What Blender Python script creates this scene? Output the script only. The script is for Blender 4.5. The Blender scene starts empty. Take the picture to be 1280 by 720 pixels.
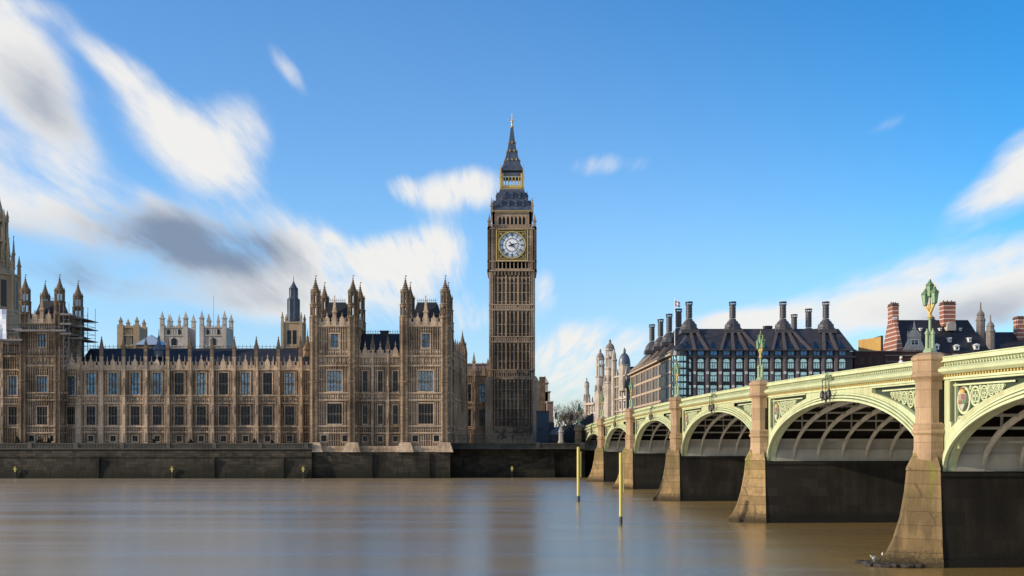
import bpy, bmesh, math, random
from mathutils import Matrix, Vector
PI = math.pi
R = math.radians
rnd = random.Random(7)
scene = bpy.context.scene
col = scene.collection

# ------------------------------------------------------------------ camera
F = 1400.0
HZ = 553.0
CH = 7.7                       # eye height above the water
cam_d = bpy.data.cameras.new('camera')
cam = bpy.data.objects.new('camera', cam_d)
col.objects.link(cam)
cam.location = (0, 0, CH)
cam.rotation_euler = (R(90), 0, 0)
cam_d.sensor_width = 36
cam_d.lens = F / 1280 * 36
cam_d.shift_y = (HZ - 360) / 1280
cam_d.clip_start = 0.5
cam_d.clip_end = 8000
scene.camera = cam

# ------------------------------------------------------------------ light
SUN_EL = 20.0
SUN_BEHIND = -13.0              # minus: the sun just grazes the river front
az = R(180 - SUN_BEHIND)       # math angle from +X
sdir = Vector((math.cos(az) * math.cos(R(SUN_EL)), math.sin(az) * math.cos(R(SUN_EL)), math.sin(R(SUN_EL))))
sl = bpy.data.lights.new('sun', 'SUN')
sl.energy = 4.1
sl.angle = R(0.6)
sl.color = (1.0, 0.85, 0.66)
so = bpy.data.objects.new('sun', sl)
col.objects.link(so)
so.rotation_euler = sdir.to_track_quat('Z', 'Y').to_euler()
so.location = (-100, 60, 120)

scene.view_settings.view_transform = 'Standard'
scene.view_settings.look = 'None'
scene.view_settings.gamma = 1
scene.view_settings.use_curve_mapping = False
scene.view_settings.exposure = 0.35

# ---------------------------------------------------------------- node kit
class NT:
    def __init__(s, tree):
        s.t = tree
        s.n = tree.nodes
        s.l = tree.links
    def new(s, typ, **kw):
        nd = s.n.new(typ)
        for k, v in kw.items():
            setattr(nd, k, v)
        return nd
    def put(s, sock, v):
        if isinstance(v, bpy.types.NodeSocket):
            s.l.new(v, sock)
        elif v is not None:
            sock.default_value = v
    def m(s, op, a, b=None, c=None, clamp=False):
        nd = s.new('ShaderNodeMath', operation=op, use_clamp=clamp)
        s.put(nd.inputs[0], a); s.put(nd.inputs[1], b); s.put(nd.inputs[2], c)
        return nd.outputs[0]
    def comb(s, x, y, z):
        nd = s.new('ShaderNodeCombineXYZ')
        s.put(nd.inputs[0], x); s.put(nd.inputs[1], y); s.put(nd.inputs[2], z)
        return nd.outputs[0]
    def noise(s, vec, scale, detail=4, rough=0.5, dist=0.0):
        nd = s.new('ShaderNodeTexNoise')
        s.put(nd.inputs['Vector'], vec)
        nd.inputs['Scale'].default_value = scale
        nd.inputs['Detail'].default_value = detail
        nd.inputs['Roughness'].default_value = rough
        nd.inputs['Distortion'].default_value = dist
        return nd.outputs['Fac']
    def mapr(s, v, a, b, c=0.0, d=1.0, smooth=False):
        nd = s.new('ShaderNodeMapRange')
        nd.interpolation_type = 'SMOOTHSTEP' if smooth else 'LINEAR'
        s.put(nd.inputs[0], v)
        for i, q in enumerate((a, b, c, d)):
            s.put(nd.inputs[i + 1], q)
        return nd.outputs[0]
    def mix(s, fac, a, b, mode='MIX'):
        nd = s.new('ShaderNodeMix', data_type='RGBA', blend_type=mode)
        s.put(nd.inputs[0], fac)
        for sock, v in ((nd.inputs[6], a), (nd.inputs[7], b)):
            if isinstance(v, (tuple, list)):
                v = (v[0], v[1], v[2], 1)
            s.put(sock, v)
        return nd.outputs[2]
    def mapping(s, vec, loc=(0, 0, 0), rot=(0, 0, 0), scale=(1, 1, 1), typ='POINT'):
        nd = s.new('ShaderNodeMapping', vector_type=typ)
        s.put(nd.inputs[0], vec)
        nd.inputs['Location'].default_value = loc
        nd.inputs['Rotation'].default_value = rot
        nd.inputs['Scale'].default_value = scale
        return nd.outputs[0]

# --------------------------------------------------------------------- sky
w = bpy.data.worlds.new('World')
scene.world = w
w.use_nodes = True
w.node_tree.nodes.clear()
T = NT(w.node_tree)
sky = T.new('ShaderNodeTexSky', sky_type='NISHITA')
sky.sun_disc = False
sky.sun_elevation = R(SUN_EL)
sky.sun_rotation = math.atan2(sdir.x, sdir.y)
sky.air_density = 1.0
sky.dust_density = 0.35
sky.ozone_density = 3.4
tc = T.new('ShaderNodeTexCoord')
sep = T.new('ShaderNodeSeparateXYZ')
T.l.new(tc.outputs['Generated'], sep.inputs[0])
dx, dy, dz = sep.outputs
ay = T.m('MAXIMUM', T.m('ABSOLUTE', dy), 0.12)
U = T.m('DIVIDE', dx, ay)
W = T.m('DIVIDE', dz, ay)
uw = T.comb(U, W, 0)
# streaks drawn out by the wind run toward a point low on the horizon
cu = T.m('SUBTRACT', U, -0.02)
cw = T.m('SUBTRACT', W, 0.0)
rr = T.m('SQRT', T.m('ADD', T.m('ADD', T.m('MULTIPLY', cu, cu), T.m('MULTIPLY', cw, cw)), 0.0004))
svec = T.comb(T.m('DIVIDE', cu, rr), T.m('DIVIDE', cw, rr), T.m('MULTIPLY', T.m('LOGARITHM', rr, 2.718), 0.28))
streak = T.noise(svec, 8.5, 5, 0.6, 0.1)
svec2 = T.comb(T.m('DIVIDE', cu, rr), T.m('DIVIDE', cw, rr), T.m('MULTIPLY', T.m('LOGARITHM', rr, 2.718), 0.6))
streak2 = T.noise(svec2, 4.2, 4, 0.55, 0.5)
fluff = T.noise(uw, 7.0, 4, 0.5, 0.3)

def blob(px, py, rx, ry, ang, wt):
    c = ((px - 640) / F, (HZ - py) / F, 0)
    d = T.new('ShaderNodeVectorMath', operation='SUBTRACT')
    T.l.new(uw, d.inputs[0]); d.inputs[1].default_value = c
    rt = T.new('ShaderNodeVectorRotate', rotation_type='Z_AXIS')
    T.l.new(d.outputs[0], rt.inputs['Vector'])
    rt.inputs['Angle'].default_value = R(ang)        # ang > 0: long axis falls to the right
    sc = T.new('ShaderNodeVectorMath', operation='MULTIPLY')
    T.l.new(rt.outputs[0], sc.inputs[0]); sc.inputs[1].default_value = (F / rx, F / ry, 0)
    ln = T.new('ShaderNodeVectorMath', operation='DOT_PRODUCT')
    T.l.new(sc.outputs[0], ln.inputs[0]); T.l.new(sc.outputs[0], ln.inputs[1])
    e = T.m('EXPONENT', T.m('MULTIPLY', ln.outputs['Value'], -1.0))
    return T.m('MULTIPLY', e, wt)
def bsum(lst):
    acc = None
    for b in lst:
        v = blob(*b)
        acc = v if acc is None else T.m('ADD', acc, v)
    return acc
white = bsum([
    (25, 60, 75, 38, 48, 1.1), (70, 170, 120, 40, 58, 1.3), (-60, 150, 90, 130, 0, 1.3), (55, 262, 105, 32, 16, 1.2),
    (238, 178, 88, 40, 40, 1.8), (185, 118, 90, 24, 44, 1.1), (295, 165, 48, 40, 60, 1.0), (140, 80, 60, 14, 40, 0.6), (120, 70, 60, 10, 42, 0.4),
    (362, 88, 45, 13, 52, 0.8), (20, 5, 70, 18, 10, 0.6), (195, 255, 40, 10, 40, 0.35),
    (235, 305, 135, 38, 14, 1.5), (90, 350, 150, 26, 8, 0.6), (372, 325, 58, 46, 30, 1.7), (335, 380, 90, 28, 10, 0.8), (415, 298, 14, 8, 30, 0.6),
    (512, 318, 62, 30, -10, 1.8), (478, 360, 60, 44, 0, 1.1), (560, 345, 30, 40, 0, 0.7), (578, 237, 48, 25, -5, 1.5), (507, 238, 26, 17, 20, 1.2),
    (585, 400, 40, 26, 0, 0.6), (680, 365, 20, 30, 0, 0.7), (725, 440, 72, 34, -8, 1.5), (700, 490, 90, 26, 0, 0.6),
    (780, 205, 75, 18, -4, 0.6), (1110, 155, 40, 13, -25, 0.4),
    (1262, 226, 85, 27, -38, 2.2), (1300, 195, 60, 35, -30, 0.9), (1230, 355, 190, 40, -12, 2.2), (1050, 395, 180, 24, -8, 1.4),
    (1420, 350, 170, 60, 0, 1.0), (930, 400, 60, 12, -5, 0.8)])
grey = bsum([(50, 125, 85, 45, 50, 0.8), (230, 302, 150, 40, 12, 1.5), (330, 305, 40, 30, 0, 0.5), (80, 345, 130, 34, 8, 1.1),
             (1240, 388, 180, 36, -6, 0.75), (1275, 245, 60, 20, -30, 0.35), (330, 378, 90, 22, 0, 0.4), (540, 395, 60, 22, 0, 0.35), (0, 330, 60, 60, 0, 0.5)])
front = T.mapr(dy, -0.02, 0.08)
st = T.m('SUBTRACT', streak, 0.5)
st2 = T.m('SUBTRACT', streak2, 0.5)
fl = T.m('SUBTRACT', fluff, 0.5)
st3 = T.m('SUBTRACT', T.noise(svec, 24.0, 4, 0.6, 0.1), 0.5)
wob = T.m('ADD', T.m('ADD', T.m('ADD', T.m('MULTIPLY', st, 2.4), T.m('MULTIPLY', st2, 2.2)), T.m('MULTIPLY', fl, 0.9)), T.m('MULTIPLY', st3, 0.9))
wc = T.m('SUBTRACT', 1.25, T.m('MULTIPLY', 1.25, T.m('EXPONENT', T.m('MULTIPLY', white, -0.95))))
dens_f = T.m('ADD', wc, T.m('MULTIPLY', wob, T.m('ADD', T.m('MULTIPLY', wc, 0.62), 0.06)))
# behind the camera: unseen scattered cloud added as white fill light
back_n = T.noise(tc.outputs['Generated'], 2.6, 5, 0.55, 0.2)
dens_b = T.mapr(back_n, 0.44, 0.6, 0.0, 0.9)
dmix = T.new('ShaderNodeMix', data_type='FLOAT')
T.l.new(front, dmix.inputs[0]); T.l.new(dens_b, dmix.inputs[2]); T.l.new(dens_f, dmix.inputs[3])
dens = T.mapr(dmix.outputs[0], 0.26, 1.05, 0.0, 0.97, True)
shade = T.mapr(T.m('ADD', T.m('MULTIPLY', grey, front), T.m('ADD', T.m('MULTIPLY', fl, 0.5), T.m('MULTIPLY', T.m('ADD', st, st2), 1.0))), 0.1, 1.45, 0.0, 1.0, True)
SK = 0.12
ccol = T.mix(shade, (5.9, 5.8, 5.6), (1.5, 1.95, 2.75))
hs = T.new('ShaderNodeHueSaturation')
T.l.new(sky.outputs[0], hs.inputs['Color'])
hs.inputs['Saturation'].default_value = 1.2
hs.inputs['Value'].default_value = 1.45
hs.inputs['Hue'].default_value = 0.504
hz_ = T.mapr(W, 0.0, 0.20, 0.0, 1.0, True)
tint = T.mix(hz_, (0.72, 0.74, 0.90), (1.0, 1.0, 1.0))
deep = T.mapr(T.m('ADD', T.m('MULTIPLY', U, 0.9), W), 0.2, 0.85, 0.0, 1.0, True)
tint = T.mix(T.m('MULTIPLY', deep, front), tint, (0.30, 0.78, 0.90))
mixc = T.mix(dens, T.mix(1.0, hs.outputs[0], tint, 'MULTIPLY'), ccol)
bg = T.new('ShaderNodeBackground')
T.l.new(mixc, bg.inputs[0])
bg.inputs[1].default_value = SK
out = T.new('ShaderNodeOutputWorld')
T.l.new(bg.outputs[0], out.inputs[0])

# --------------------------------------------------------------- materials
def material(name, build):
    m = bpy.data.materials.new(name)
    m.use_nodes = True
    m.node_tree.nodes.clear()
    t = NT(m.node_tree)
    b = t.new('ShaderNodeBsdfPrincipled')
    o = t.new('ShaderNodeOutputMaterial')
    t.l.new(b.outputs[0], o.inputs[0])
    g = t.new('ShaderNodeNewGeometry')
    build(t, b, g.outputs['Position'])
    return m
def bump(t, b, h, strength, dist):
    bp = t.new('ShaderNodeBump')
    bp.inputs['Strength'].default_value = strength
    bp.inputs['Distance'].default_value = dist
    t.l.new(h, bp.inputs['Height'])
    t.l.new(bp.outputs[0], b.inputs['Normal'])

def masonry(name, c1, c2, dirt, bw=0.9, bh=0.35, dirt_amt=0.6, rough=0.85, mortar=0.6, moss=None, axis='xz', bstr=0.5, tide=None, moss2=False):
    def f(t, b, pos):
        sp = t.new('ShaderNodeSeparateXYZ'); t.l.new(pos, sp.inputs[0])
        h = t.m('ADD', sp.outputs[0], sp.outputs[1])
        v = t.comb(h, sp.outputs[2], 0)
        br = t.new('ShaderNodeTexBrick')
        t.l.new(v, br.inputs['Vector'])
        br.inputs['Scale'].default_value = 1
        br.inputs['Brick Width'].default_value = bw
        br.inputs['Row Height'].default_value = bh
        br.inputs['Mortar Size'].default_value = 0.016 if bh > .3 else .006
        br.inputs['Mortar Smooth'].default_value = 0.3
        br.inputs['Color1'].default_value = (*c1, 1)
        br.inputs['Color2'].default_value = (*c2, 1)
        br.inputs['Mortar'].default_value = tuple(q * mortar for q in c1) + (1,)
        n1 = t.noise(pos, 0.22, 5, 0.6)
        n2 = t.noise(t.mapping(pos, scale=(1.6, 1.6, 0.16)), 1.0, 5, 0.65)
        n3 = t.noise(pos, 5.0, 4, 0.6)
        n0 = t.noise(pos, 0.075, 3, 0.6)
        d = t.mapr(t.m('ADD', t.m('ADD', t.m('MULTIPLY', n1, 0.45), t.m('MULTIPLY', n2, 0.5)), t.m('MULTIPLY', t.m('SUBTRACT', n0, 0.5), 0.6)), 0.40, 0.62, 0, dirt_amt)
        c = t.mix(d, br.outputs['Color'], dirt)
        c = t.mix(t.mapr(n3, 0.3, 0.7, 0.0, 0.22), c, tuple(q * 0.45 for q in c1))
        if moss:
            mcol, z0, z1 = moss
            mz = t.mapr(t.m('ADD', sp.outputs[2], t.mapr(n2, 0.3, 0.7, -1.6, 1.6)), z0, z1, 1.0, 0.0)
            c = t.mix(mz, c, mcol)
        if moss2:          # weed caught on the upper courses, brown slime lower down
            zz_ = t.mapr(sp.outputs[2], 3.2, 5.6, 0.0, 1.0)
            mm_ = t.m('MULTIPLY', t.mapr(n2, 0.5, 0.62), zz_)
            c = t.mix(t.m('MULTIPLY', mm_, 0.75), c, (0.17, 0.17, 0.03))
            nb_ = t.noise(pos, 1.3, 5, 0.7)
            c = t.mix(t.mapr(nb_, 0.45, 0.7, 0.0, 0.8), c, (0.13, 0.09, 0.045))
        if tide:
            tcol, z0, z1 = tide
            tz = t.mapr(t.m('ADD', sp.outputs[2], t.mapr(n3, 0.3, 0.7, -0.3, 0.3)), z0, z1, 0.9, 0.0)
            c = t.mix(tz, c, tcol)
        t.l.new(c, b.inputs['Base Color'])
        b.inputs['Roughness'].default_value = rough
        b.inputs['Specular IOR Level'].default_value = 0.25
        bump(t, b, t.m('ADD', t.m('MULTIPLY', n3, 0.7), t.m('MULTIPLY', br.outputs['Fac'], -0.8)), bstr, 0.05)
    return material(name, f)

def plain(name, c, rough=0.6, metal=0.0, var=0.2, vs=2.0, streaky=False, spec=0.5, dirt=None, bstr=0.0):
    def f(t, b, pos):
        v = t.mapping(pos, scale=(1.5, 1.5, 0.2)) if streaky else pos
        n = t.noise(v, vs, 5, 0.6)
        c2 = dirt or tuple(q * 0.45 for q in c)
        t.l.new(t.mix(t.mapr(n, 0.35, 0.75, 0, var * 2), c, c2), b.inputs['Base Color'])
        b.inputs['Roughness'].default_value = rough
        b.inputs['Metallic'].default_value = metal
        b.inputs['Specular IOR Level'].default_value = spec
        if bstr:
            bump(t, b, t.noise(pos, vs * 6, 3), bstr, 0.03)
    return material(name, f)

def slate(name, c, rows=0.35, wid=0.5, rough=0.45):
    def f(t, b, pos):
        sp = t.new('ShaderNodeSeparateXYZ'); t.l.new(pos, sp.inputs[0])
        v = t.comb(t.m('ADD', sp.outputs[0], sp.outputs[1]), sp.outputs[2], 0)
        br = t.new('ShaderNodeTexBrick')
        t.l.new(v, br.inputs['Vector'])
        br.inputs['Scale'].default_value = 1
        br.inputs['Brick Width'].default_value = wid
        br.inputs['Row Height'].default_value = rows
        br.inputs['Mortar Size'].default_value = 0.02
        br.inputs['Color1'].default_value = (*c, 1)
        br.inputs['Color2'].default_value = (*[q * 0.65 for q in c], 1)
        br.inputs['Mortar'].default_value = (*[q * 0.35 for q in c], 1)
        n = t.noise(pos, 0.6, 4, 0.6)
        t.l.new(t.mix(t.mapr(n, 0.4, 0.7, 0, 0.6), br.outputs['Color'], tuple(q * 1.7 for q in c)), b.inputs['Base Color'])
        b.inputs['Roughness'].default_value = rough
    return material(name, f)

def glass(name, c, rough=0.08, var=0.5, metal=0.0, spec=1.0):
    def f(t, b, pos):
        n = t.noise(pos, 2.2 if name[:6] == 'uneven' else 0.55, 3, 0.6)
        n2 = t.noise(pos, 1.1, 2, 0.5)
        t.l.new(t.mix(t.mapr(n, 0.35, 0.65, 0, var), c, tuple(q * 0.3 for q in c)), b.inputs['Base Color'])
        b.inputs['Roughness'].default_value = rough
        b.inputs['Metallic'].default_value = metal
        b.inputs['Specular IOR Level'].default_value = spec
        bump(t, b, n2, 0.6, 0.15)
    return material(name, f)

M = {}
M['stone'] = masonry('palace_stone', (0.30, 0.215, 0.138), (0.17, 0.12, 0.077), (0.045, 0.032, 0.022), 0.8, 0.36, 0.95, bstr=0.8)  # wall colour darkened for recess soot and for shade between the buttresses
M['shadestone'] = masonry('shaded_pinnacle_stone', (0.25, 0.18, 0.125), (0.18, 0.13, 0.09), (0.06, 0.045, 0.03), 0.8, 0.36, 0.9)  # pinnacle tops darkened in colour as shaded silhouettes against the sky
M['stone_trim'] = masonry('palace_trim_stone', (0.64, 0.475, 0.325), (0.52, 0.38, 0.255), (0.12, 0.085, 0.055), 0.9, 0.5, 0.85, bstr=0.6)  # lightened so buttresses and ribs carry the grazing sun in their colour
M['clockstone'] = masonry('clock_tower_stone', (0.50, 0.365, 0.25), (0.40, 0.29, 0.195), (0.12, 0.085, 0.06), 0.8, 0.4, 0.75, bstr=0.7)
M['clockdark'] = masonry('clock_tower_panel_stone', (0.27, 0.195, 0.13), (0.19, 0.135, 0.09), (0.06, 0.045, 0.03), 0.8, 0.4, 0.8, bstr=0.7)  # recess shade behind the tracery put into the stone colour
M['palestone'] = masonry('pale_church_stone', (0.58, 0.51, 0.43), (0.47, 0.41, 0.34), (0.25, 0.22, 0.2), 1.2, 0.6, 0.5)
M['portland'] = masonry('portland_stone', (0.56, 0.48, 0.40), (0.47, 0.40, 0.33), (0.17, 0.145, 0.12), 1.2, 0.5, 0.6)
M['goldstone'] = masonry('golden_stone', (0.5, 0.37, 0.23), (0.42, 0.31, 0.19), (0.2, 0.14, 0.1), 0.9, 0.4, 0.5)
M['mullion'] = plain('dark_mullions', (0.15, 0.115, 0.085), 0.8, var=0.4, vs=3)  # darker than the stone of the window surrounds
M['slate'] = slate('blue_slate', (0.012, 0.015, 0.022), rough=0.65)
M['iron_roof'] = slate('cast_iron_tiles', (0.055, 0.07, 0.10), 0.7, 0.6)
M['wall'] = masonry('river_wall_granite', (0.070, 0.058, 0.040), (0.026, 0.022, 0.016), (0.010, 0.009, 0.007), 1.4, 0.6, 1.0, moss=((0.010, 0.011, 0.006), 0.4, 2.8), bstr=1.0)
M['parapet_stone'] = masonry('terrace_parapet', (0.105, 0.095, 0.075), (0.075, 0.067, 0.053), (0.04, 0.037, 0.03), 1.6, 0.7, 0.8)
M['granite'] = masonry('pier_turret_granite', (0.43, 0.30, 0.18), (0.32, 0.22, 0.13), (0.20, 0.125, 0.075), 1.9, 1.1, 0.9, mortar=0.5, bstr=0.6)
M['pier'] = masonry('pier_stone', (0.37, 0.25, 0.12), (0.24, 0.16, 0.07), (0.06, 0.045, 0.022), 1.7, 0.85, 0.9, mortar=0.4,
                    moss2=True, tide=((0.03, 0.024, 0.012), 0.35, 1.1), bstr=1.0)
M['pier_dark'] = masonry('pier_shaft_stone', (0.036, 0.030, 0.022), (0.020, 0.017, 0.013), (0.008, 0.007, 0.005), 1.7, 0.85, 0.9,  # shade on the pier sides put into the stone colour
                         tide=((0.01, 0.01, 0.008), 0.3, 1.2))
M['paint'] = plain('pale_green_paint', (0.50, 0.56, 0.335), 0.42, var=0.28, vs=0.6, streaky=True, dirt=(0.34, 0.30, 0.15))
M['plate'] = masonry('pale_green_iron_plates', (0.50, 0.56, 0.335), (0.45, 0.51, 0.30), (0.33, 0.26, 0.11), 1.9, 30.0, 0.62, 0.42, 0.40, bstr=0.12)
M['paint_mid'] = plain('groove_shade_green', (0.15, 0.19, 0.09), 0.45, var=0.2, vs=1.0)  # shade between the arch mouldings painted as darker green
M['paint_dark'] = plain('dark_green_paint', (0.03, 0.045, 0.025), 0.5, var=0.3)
M['paint_grey'] = plain('under_arch_grey_paint', (0.46, 0.44, 0.37), 0.6, var=0.3, vs=0.6, streaky=True, dirt=(0.2, 0.17, 0.12))
M['gold'] = plain('gilding', (0.60, 0.43, 0.13), 0.45, 0.25, 0.15, 6.0)
M['lampgreen'] = plain('lamp_green_paint', (0.10, 0.19, 0.09), 0.4, var=0.2, vs=8)
M['lamppale'] = plain('lamp_pale_green_paint', (0.29, 0.37, 0.21), 0.4, var=0.25, vs=6)
M['lampglass'] = plain('lantern_green_glass', (0.16, 0.32, 0.18), 0.12, var=0.5, vs=5, spec=0.8)
M['black'] = plain('black_iron', (0.015, 0.015, 0.016), 0.5, var=0.1)
M['glass'] = glass('leaded_glass', (0.004, 0.005, 0.008), 0.2, spec=.35)
M['glass_blue'] = glass('old_blue_glass', (0.13, 0.22, 0.31), 0.12, 1.0, 0.5)  # sky reflection put into the pane colour
M['teal'] = glass('teal_office_glass', (0.50, 0.72, 0.74), 0.14, 0.45, 0.85)
M['blueglass'] = glass('blue_attic_glass', (0.03, 0.17, 0.40), 0.15, 0.6, 0.5)
M['darkblueglass'] = glass('dark_roof_light_glass', (0.008, 0.03, 0.07), 0.25, 0.6, 0.0, 0.4)
M['glass_mixed'] = glass('uneven_leaded_glass', (0.30, 0.36, 0.40), 0.15, 1.0, 0.35)
M['bronze'] = slate('bronze_roof_panels', (0.036, 0.034, 0.038), 0.6, 40.0, 0.5)
M['bronze_dark'] = plain('dark_bronze', (0.025, 0.026, 0.032), 0.45, var=0.2, vs=1)
M['purple_stone'] = plain('grey_purple_stone_piers', (0.16, 0.125, 0.125), 0.7, var=0.25, vs=1.0)
M['sandpier'] = plain('sandstone_piers', (0.50, 0.38, 0.27), 0.8, var=0.25, vs=0.8)
M['white'] = plain('white_paint', (0.78, 0.77, 0.74), 0.5, var=0.12, vs=3)
M['opal'] = plain('opal_glass', (0.90, 0.91, 0.92), 0.25, var=0.03, vs=3)
M['dialblue'] = plain('dial_ring_glass', (0.46, 0.56, 0.66), 0.35, var=0.2, vs=4)
M['yellow'] = plain('yellow_paint', (0.55, 0.46, 0.11), 0.45, var=0.2, vs=2.0, streaky=True, dirt=(0.3, 0.2, 0.05))
M['sheet'] = plain('white_plastic_sheeting', (0.62, 0.66, 0.74), 0.5, var=0.25, vs=0.8, bstr=0.5)
M['steel'] = plain('scaffold_steel', (0.20, 0.21, 0.23), 0.4, 0.6, 0.2)
M['board'] = plain('scaffold_boards', (0.22, 0.20, 0.19), 0.8, var=0.4)
M['bluecabin'] = plain('blue_cabin_paint', (0.03, 0.065, 0.10), 0.6, var=0.3, vs=0.7)
M['hoarding'] = plain('dark_hoarding', (0.012, 0.016, 0.03), 0.6, var=0.3)
M['bark'] = plain('bark', (0.11, 0.085, 0.06), 0.9, var=0.3)
M['twig'] = plain('twigs', (0.085, 0.06, 0.042), 0.9, var=0.3)
M['leaf'] = plain('dark_leaves', (0.022, 0.03, 0.014), 0.7, var=0.5, vs=3)
M['ground'] = plain('ground_asphalt', (0.07, 0.068, 0.065), 0.9, var=0.25, vs=0.5, bstr=0.3)
M['road'] = plain('road_asphalt', (0.05, 0.05, 0.05), 0.85, var=0.2, vs=2)
M['paving'] = plain('paving_slabs', (0.22, 0.2, 0.18), 0.85, var=0.2, vs=2)
M['rubble'] = plain('wet_rubble', (0.05, 0.042, 0.03), 0.5, var=0.6, vs=4, bstr=0.6)
M['lead'] = plain('lead_dome', (0.10, 0.12, 0.15), 0.4, 0.2, 0.3, 1.0)
M['yellowbrick'] = masonry('yellow_brick', (0.62, 0.40, 0.12), (0.52, 0.33, 0.1), (0.3, 0.17, 0.06), 0.45, 0.15, 0.5)
M['winebrick'] = masonry('dark_wine_brick', (0.09, 0.045, 0.04), (0.07, 0.035, 0.03), (0.03, 0.02, 0.02), 0.45, 0.15, 0.5)
M['pinktile'] = masonry('pink_tile', (0.30, 0.21, 0.19), (0.24, 0.17, 0.16), (0.12, 0.1, 0.1), 1.2, 0.9, 0.3)

def banded(name):
    def f(t, b, pos):
        sp = t.new('ShaderNodeSeparateXYZ'); t.l.new(pos, sp.inputs[0])
        fr = t.m('FRACT', t.m('DIVIDE', sp.outputs[2], 1.25))
        band = t.m('GREATER_THAN', fr, 0.76)
        n = t.noise(pos, 0.8, 5, 0.6)
        brick = t.mix(t.mapr(n, 0.35, 0.7), (0.33, 0.125, 0.075), (0.19, 0.07, 0.045))
        n2 = t.noise(pos, 8, 3, 0.6)
        brick = t.mix(t.mapr(n2, 0.3, 0.7, 0, .4), brick, (0.2, 0.06, 0.04))
        t.l.new(t.mix(band, brick, (0.50, 0.43, 0.37)), b.inputs['Base Color'])
        b.inputs['Roughness'].default_value = 0.85
    return material(name, f)
M['banded'] = banded('red_brick_with_white_bands')

def water_mat():
    """silty water smoothed by slow swell: a murky body under an anisotropic surface reflection"""
    m = bpy.data.materials.new('silty_river_water')
    m.use_nodes = True
    m.node_tree.nodes.clear()
    t = NT(m.node_tree)
    pos = t.new('ShaderNodeNewGeometry').outputs['Position']
    n = t.noise(t.mapping(pos, scale=(0.007, 0.03, 1)), 1.0, 4, 0.6)
    n2 = t.noise(t.mapping(pos, scale=(0.014, 0.16, 1)), 1.0, 5, 0.6)
    df = t.new('ShaderNodeBsdfDiffuse')
    t.l.new(t.mix(t.mapr(n, 0.3, 0.7), (0.33, 0.21, 0.055), (0.22, 0.143, 0.04)), df.inputs[0])
    gl = t.new('ShaderNodeBsdfAnisotropic')
    gl.inputs['Color'].default_value = (0.96, 0.87, 0.76, 1)
    t.put(gl.inputs['Roughness'], t.mapr(n2, 0.35, 0.65, 0.21, 0.28))
    gl.inputs['Anisotropy'].default_value = 0.40
    t.l.new(t.comb(1.0, 0.0, 0.0), gl.inputs['Tangent'])
    mx = t.new('ShaderNodeMixShader')
    t.put(mx.inputs[0], t.mapr(t.m('ADD', t.m('MULTIPLY', n, .8), t.m('MULTIPLY', n2, .2)), 0.34, 0.66, 0.52, 0.72))
    t.l.new(df.outputs[0], mx.inputs[1]); t.l.new(gl.outputs[0], mx.inputs[2])
    o = t.new('ShaderNodeOutputMaterial')
    t.l.new(mx.outputs[0], o.inputs[0])
    return m
M['water'] = water_mat()

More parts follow.
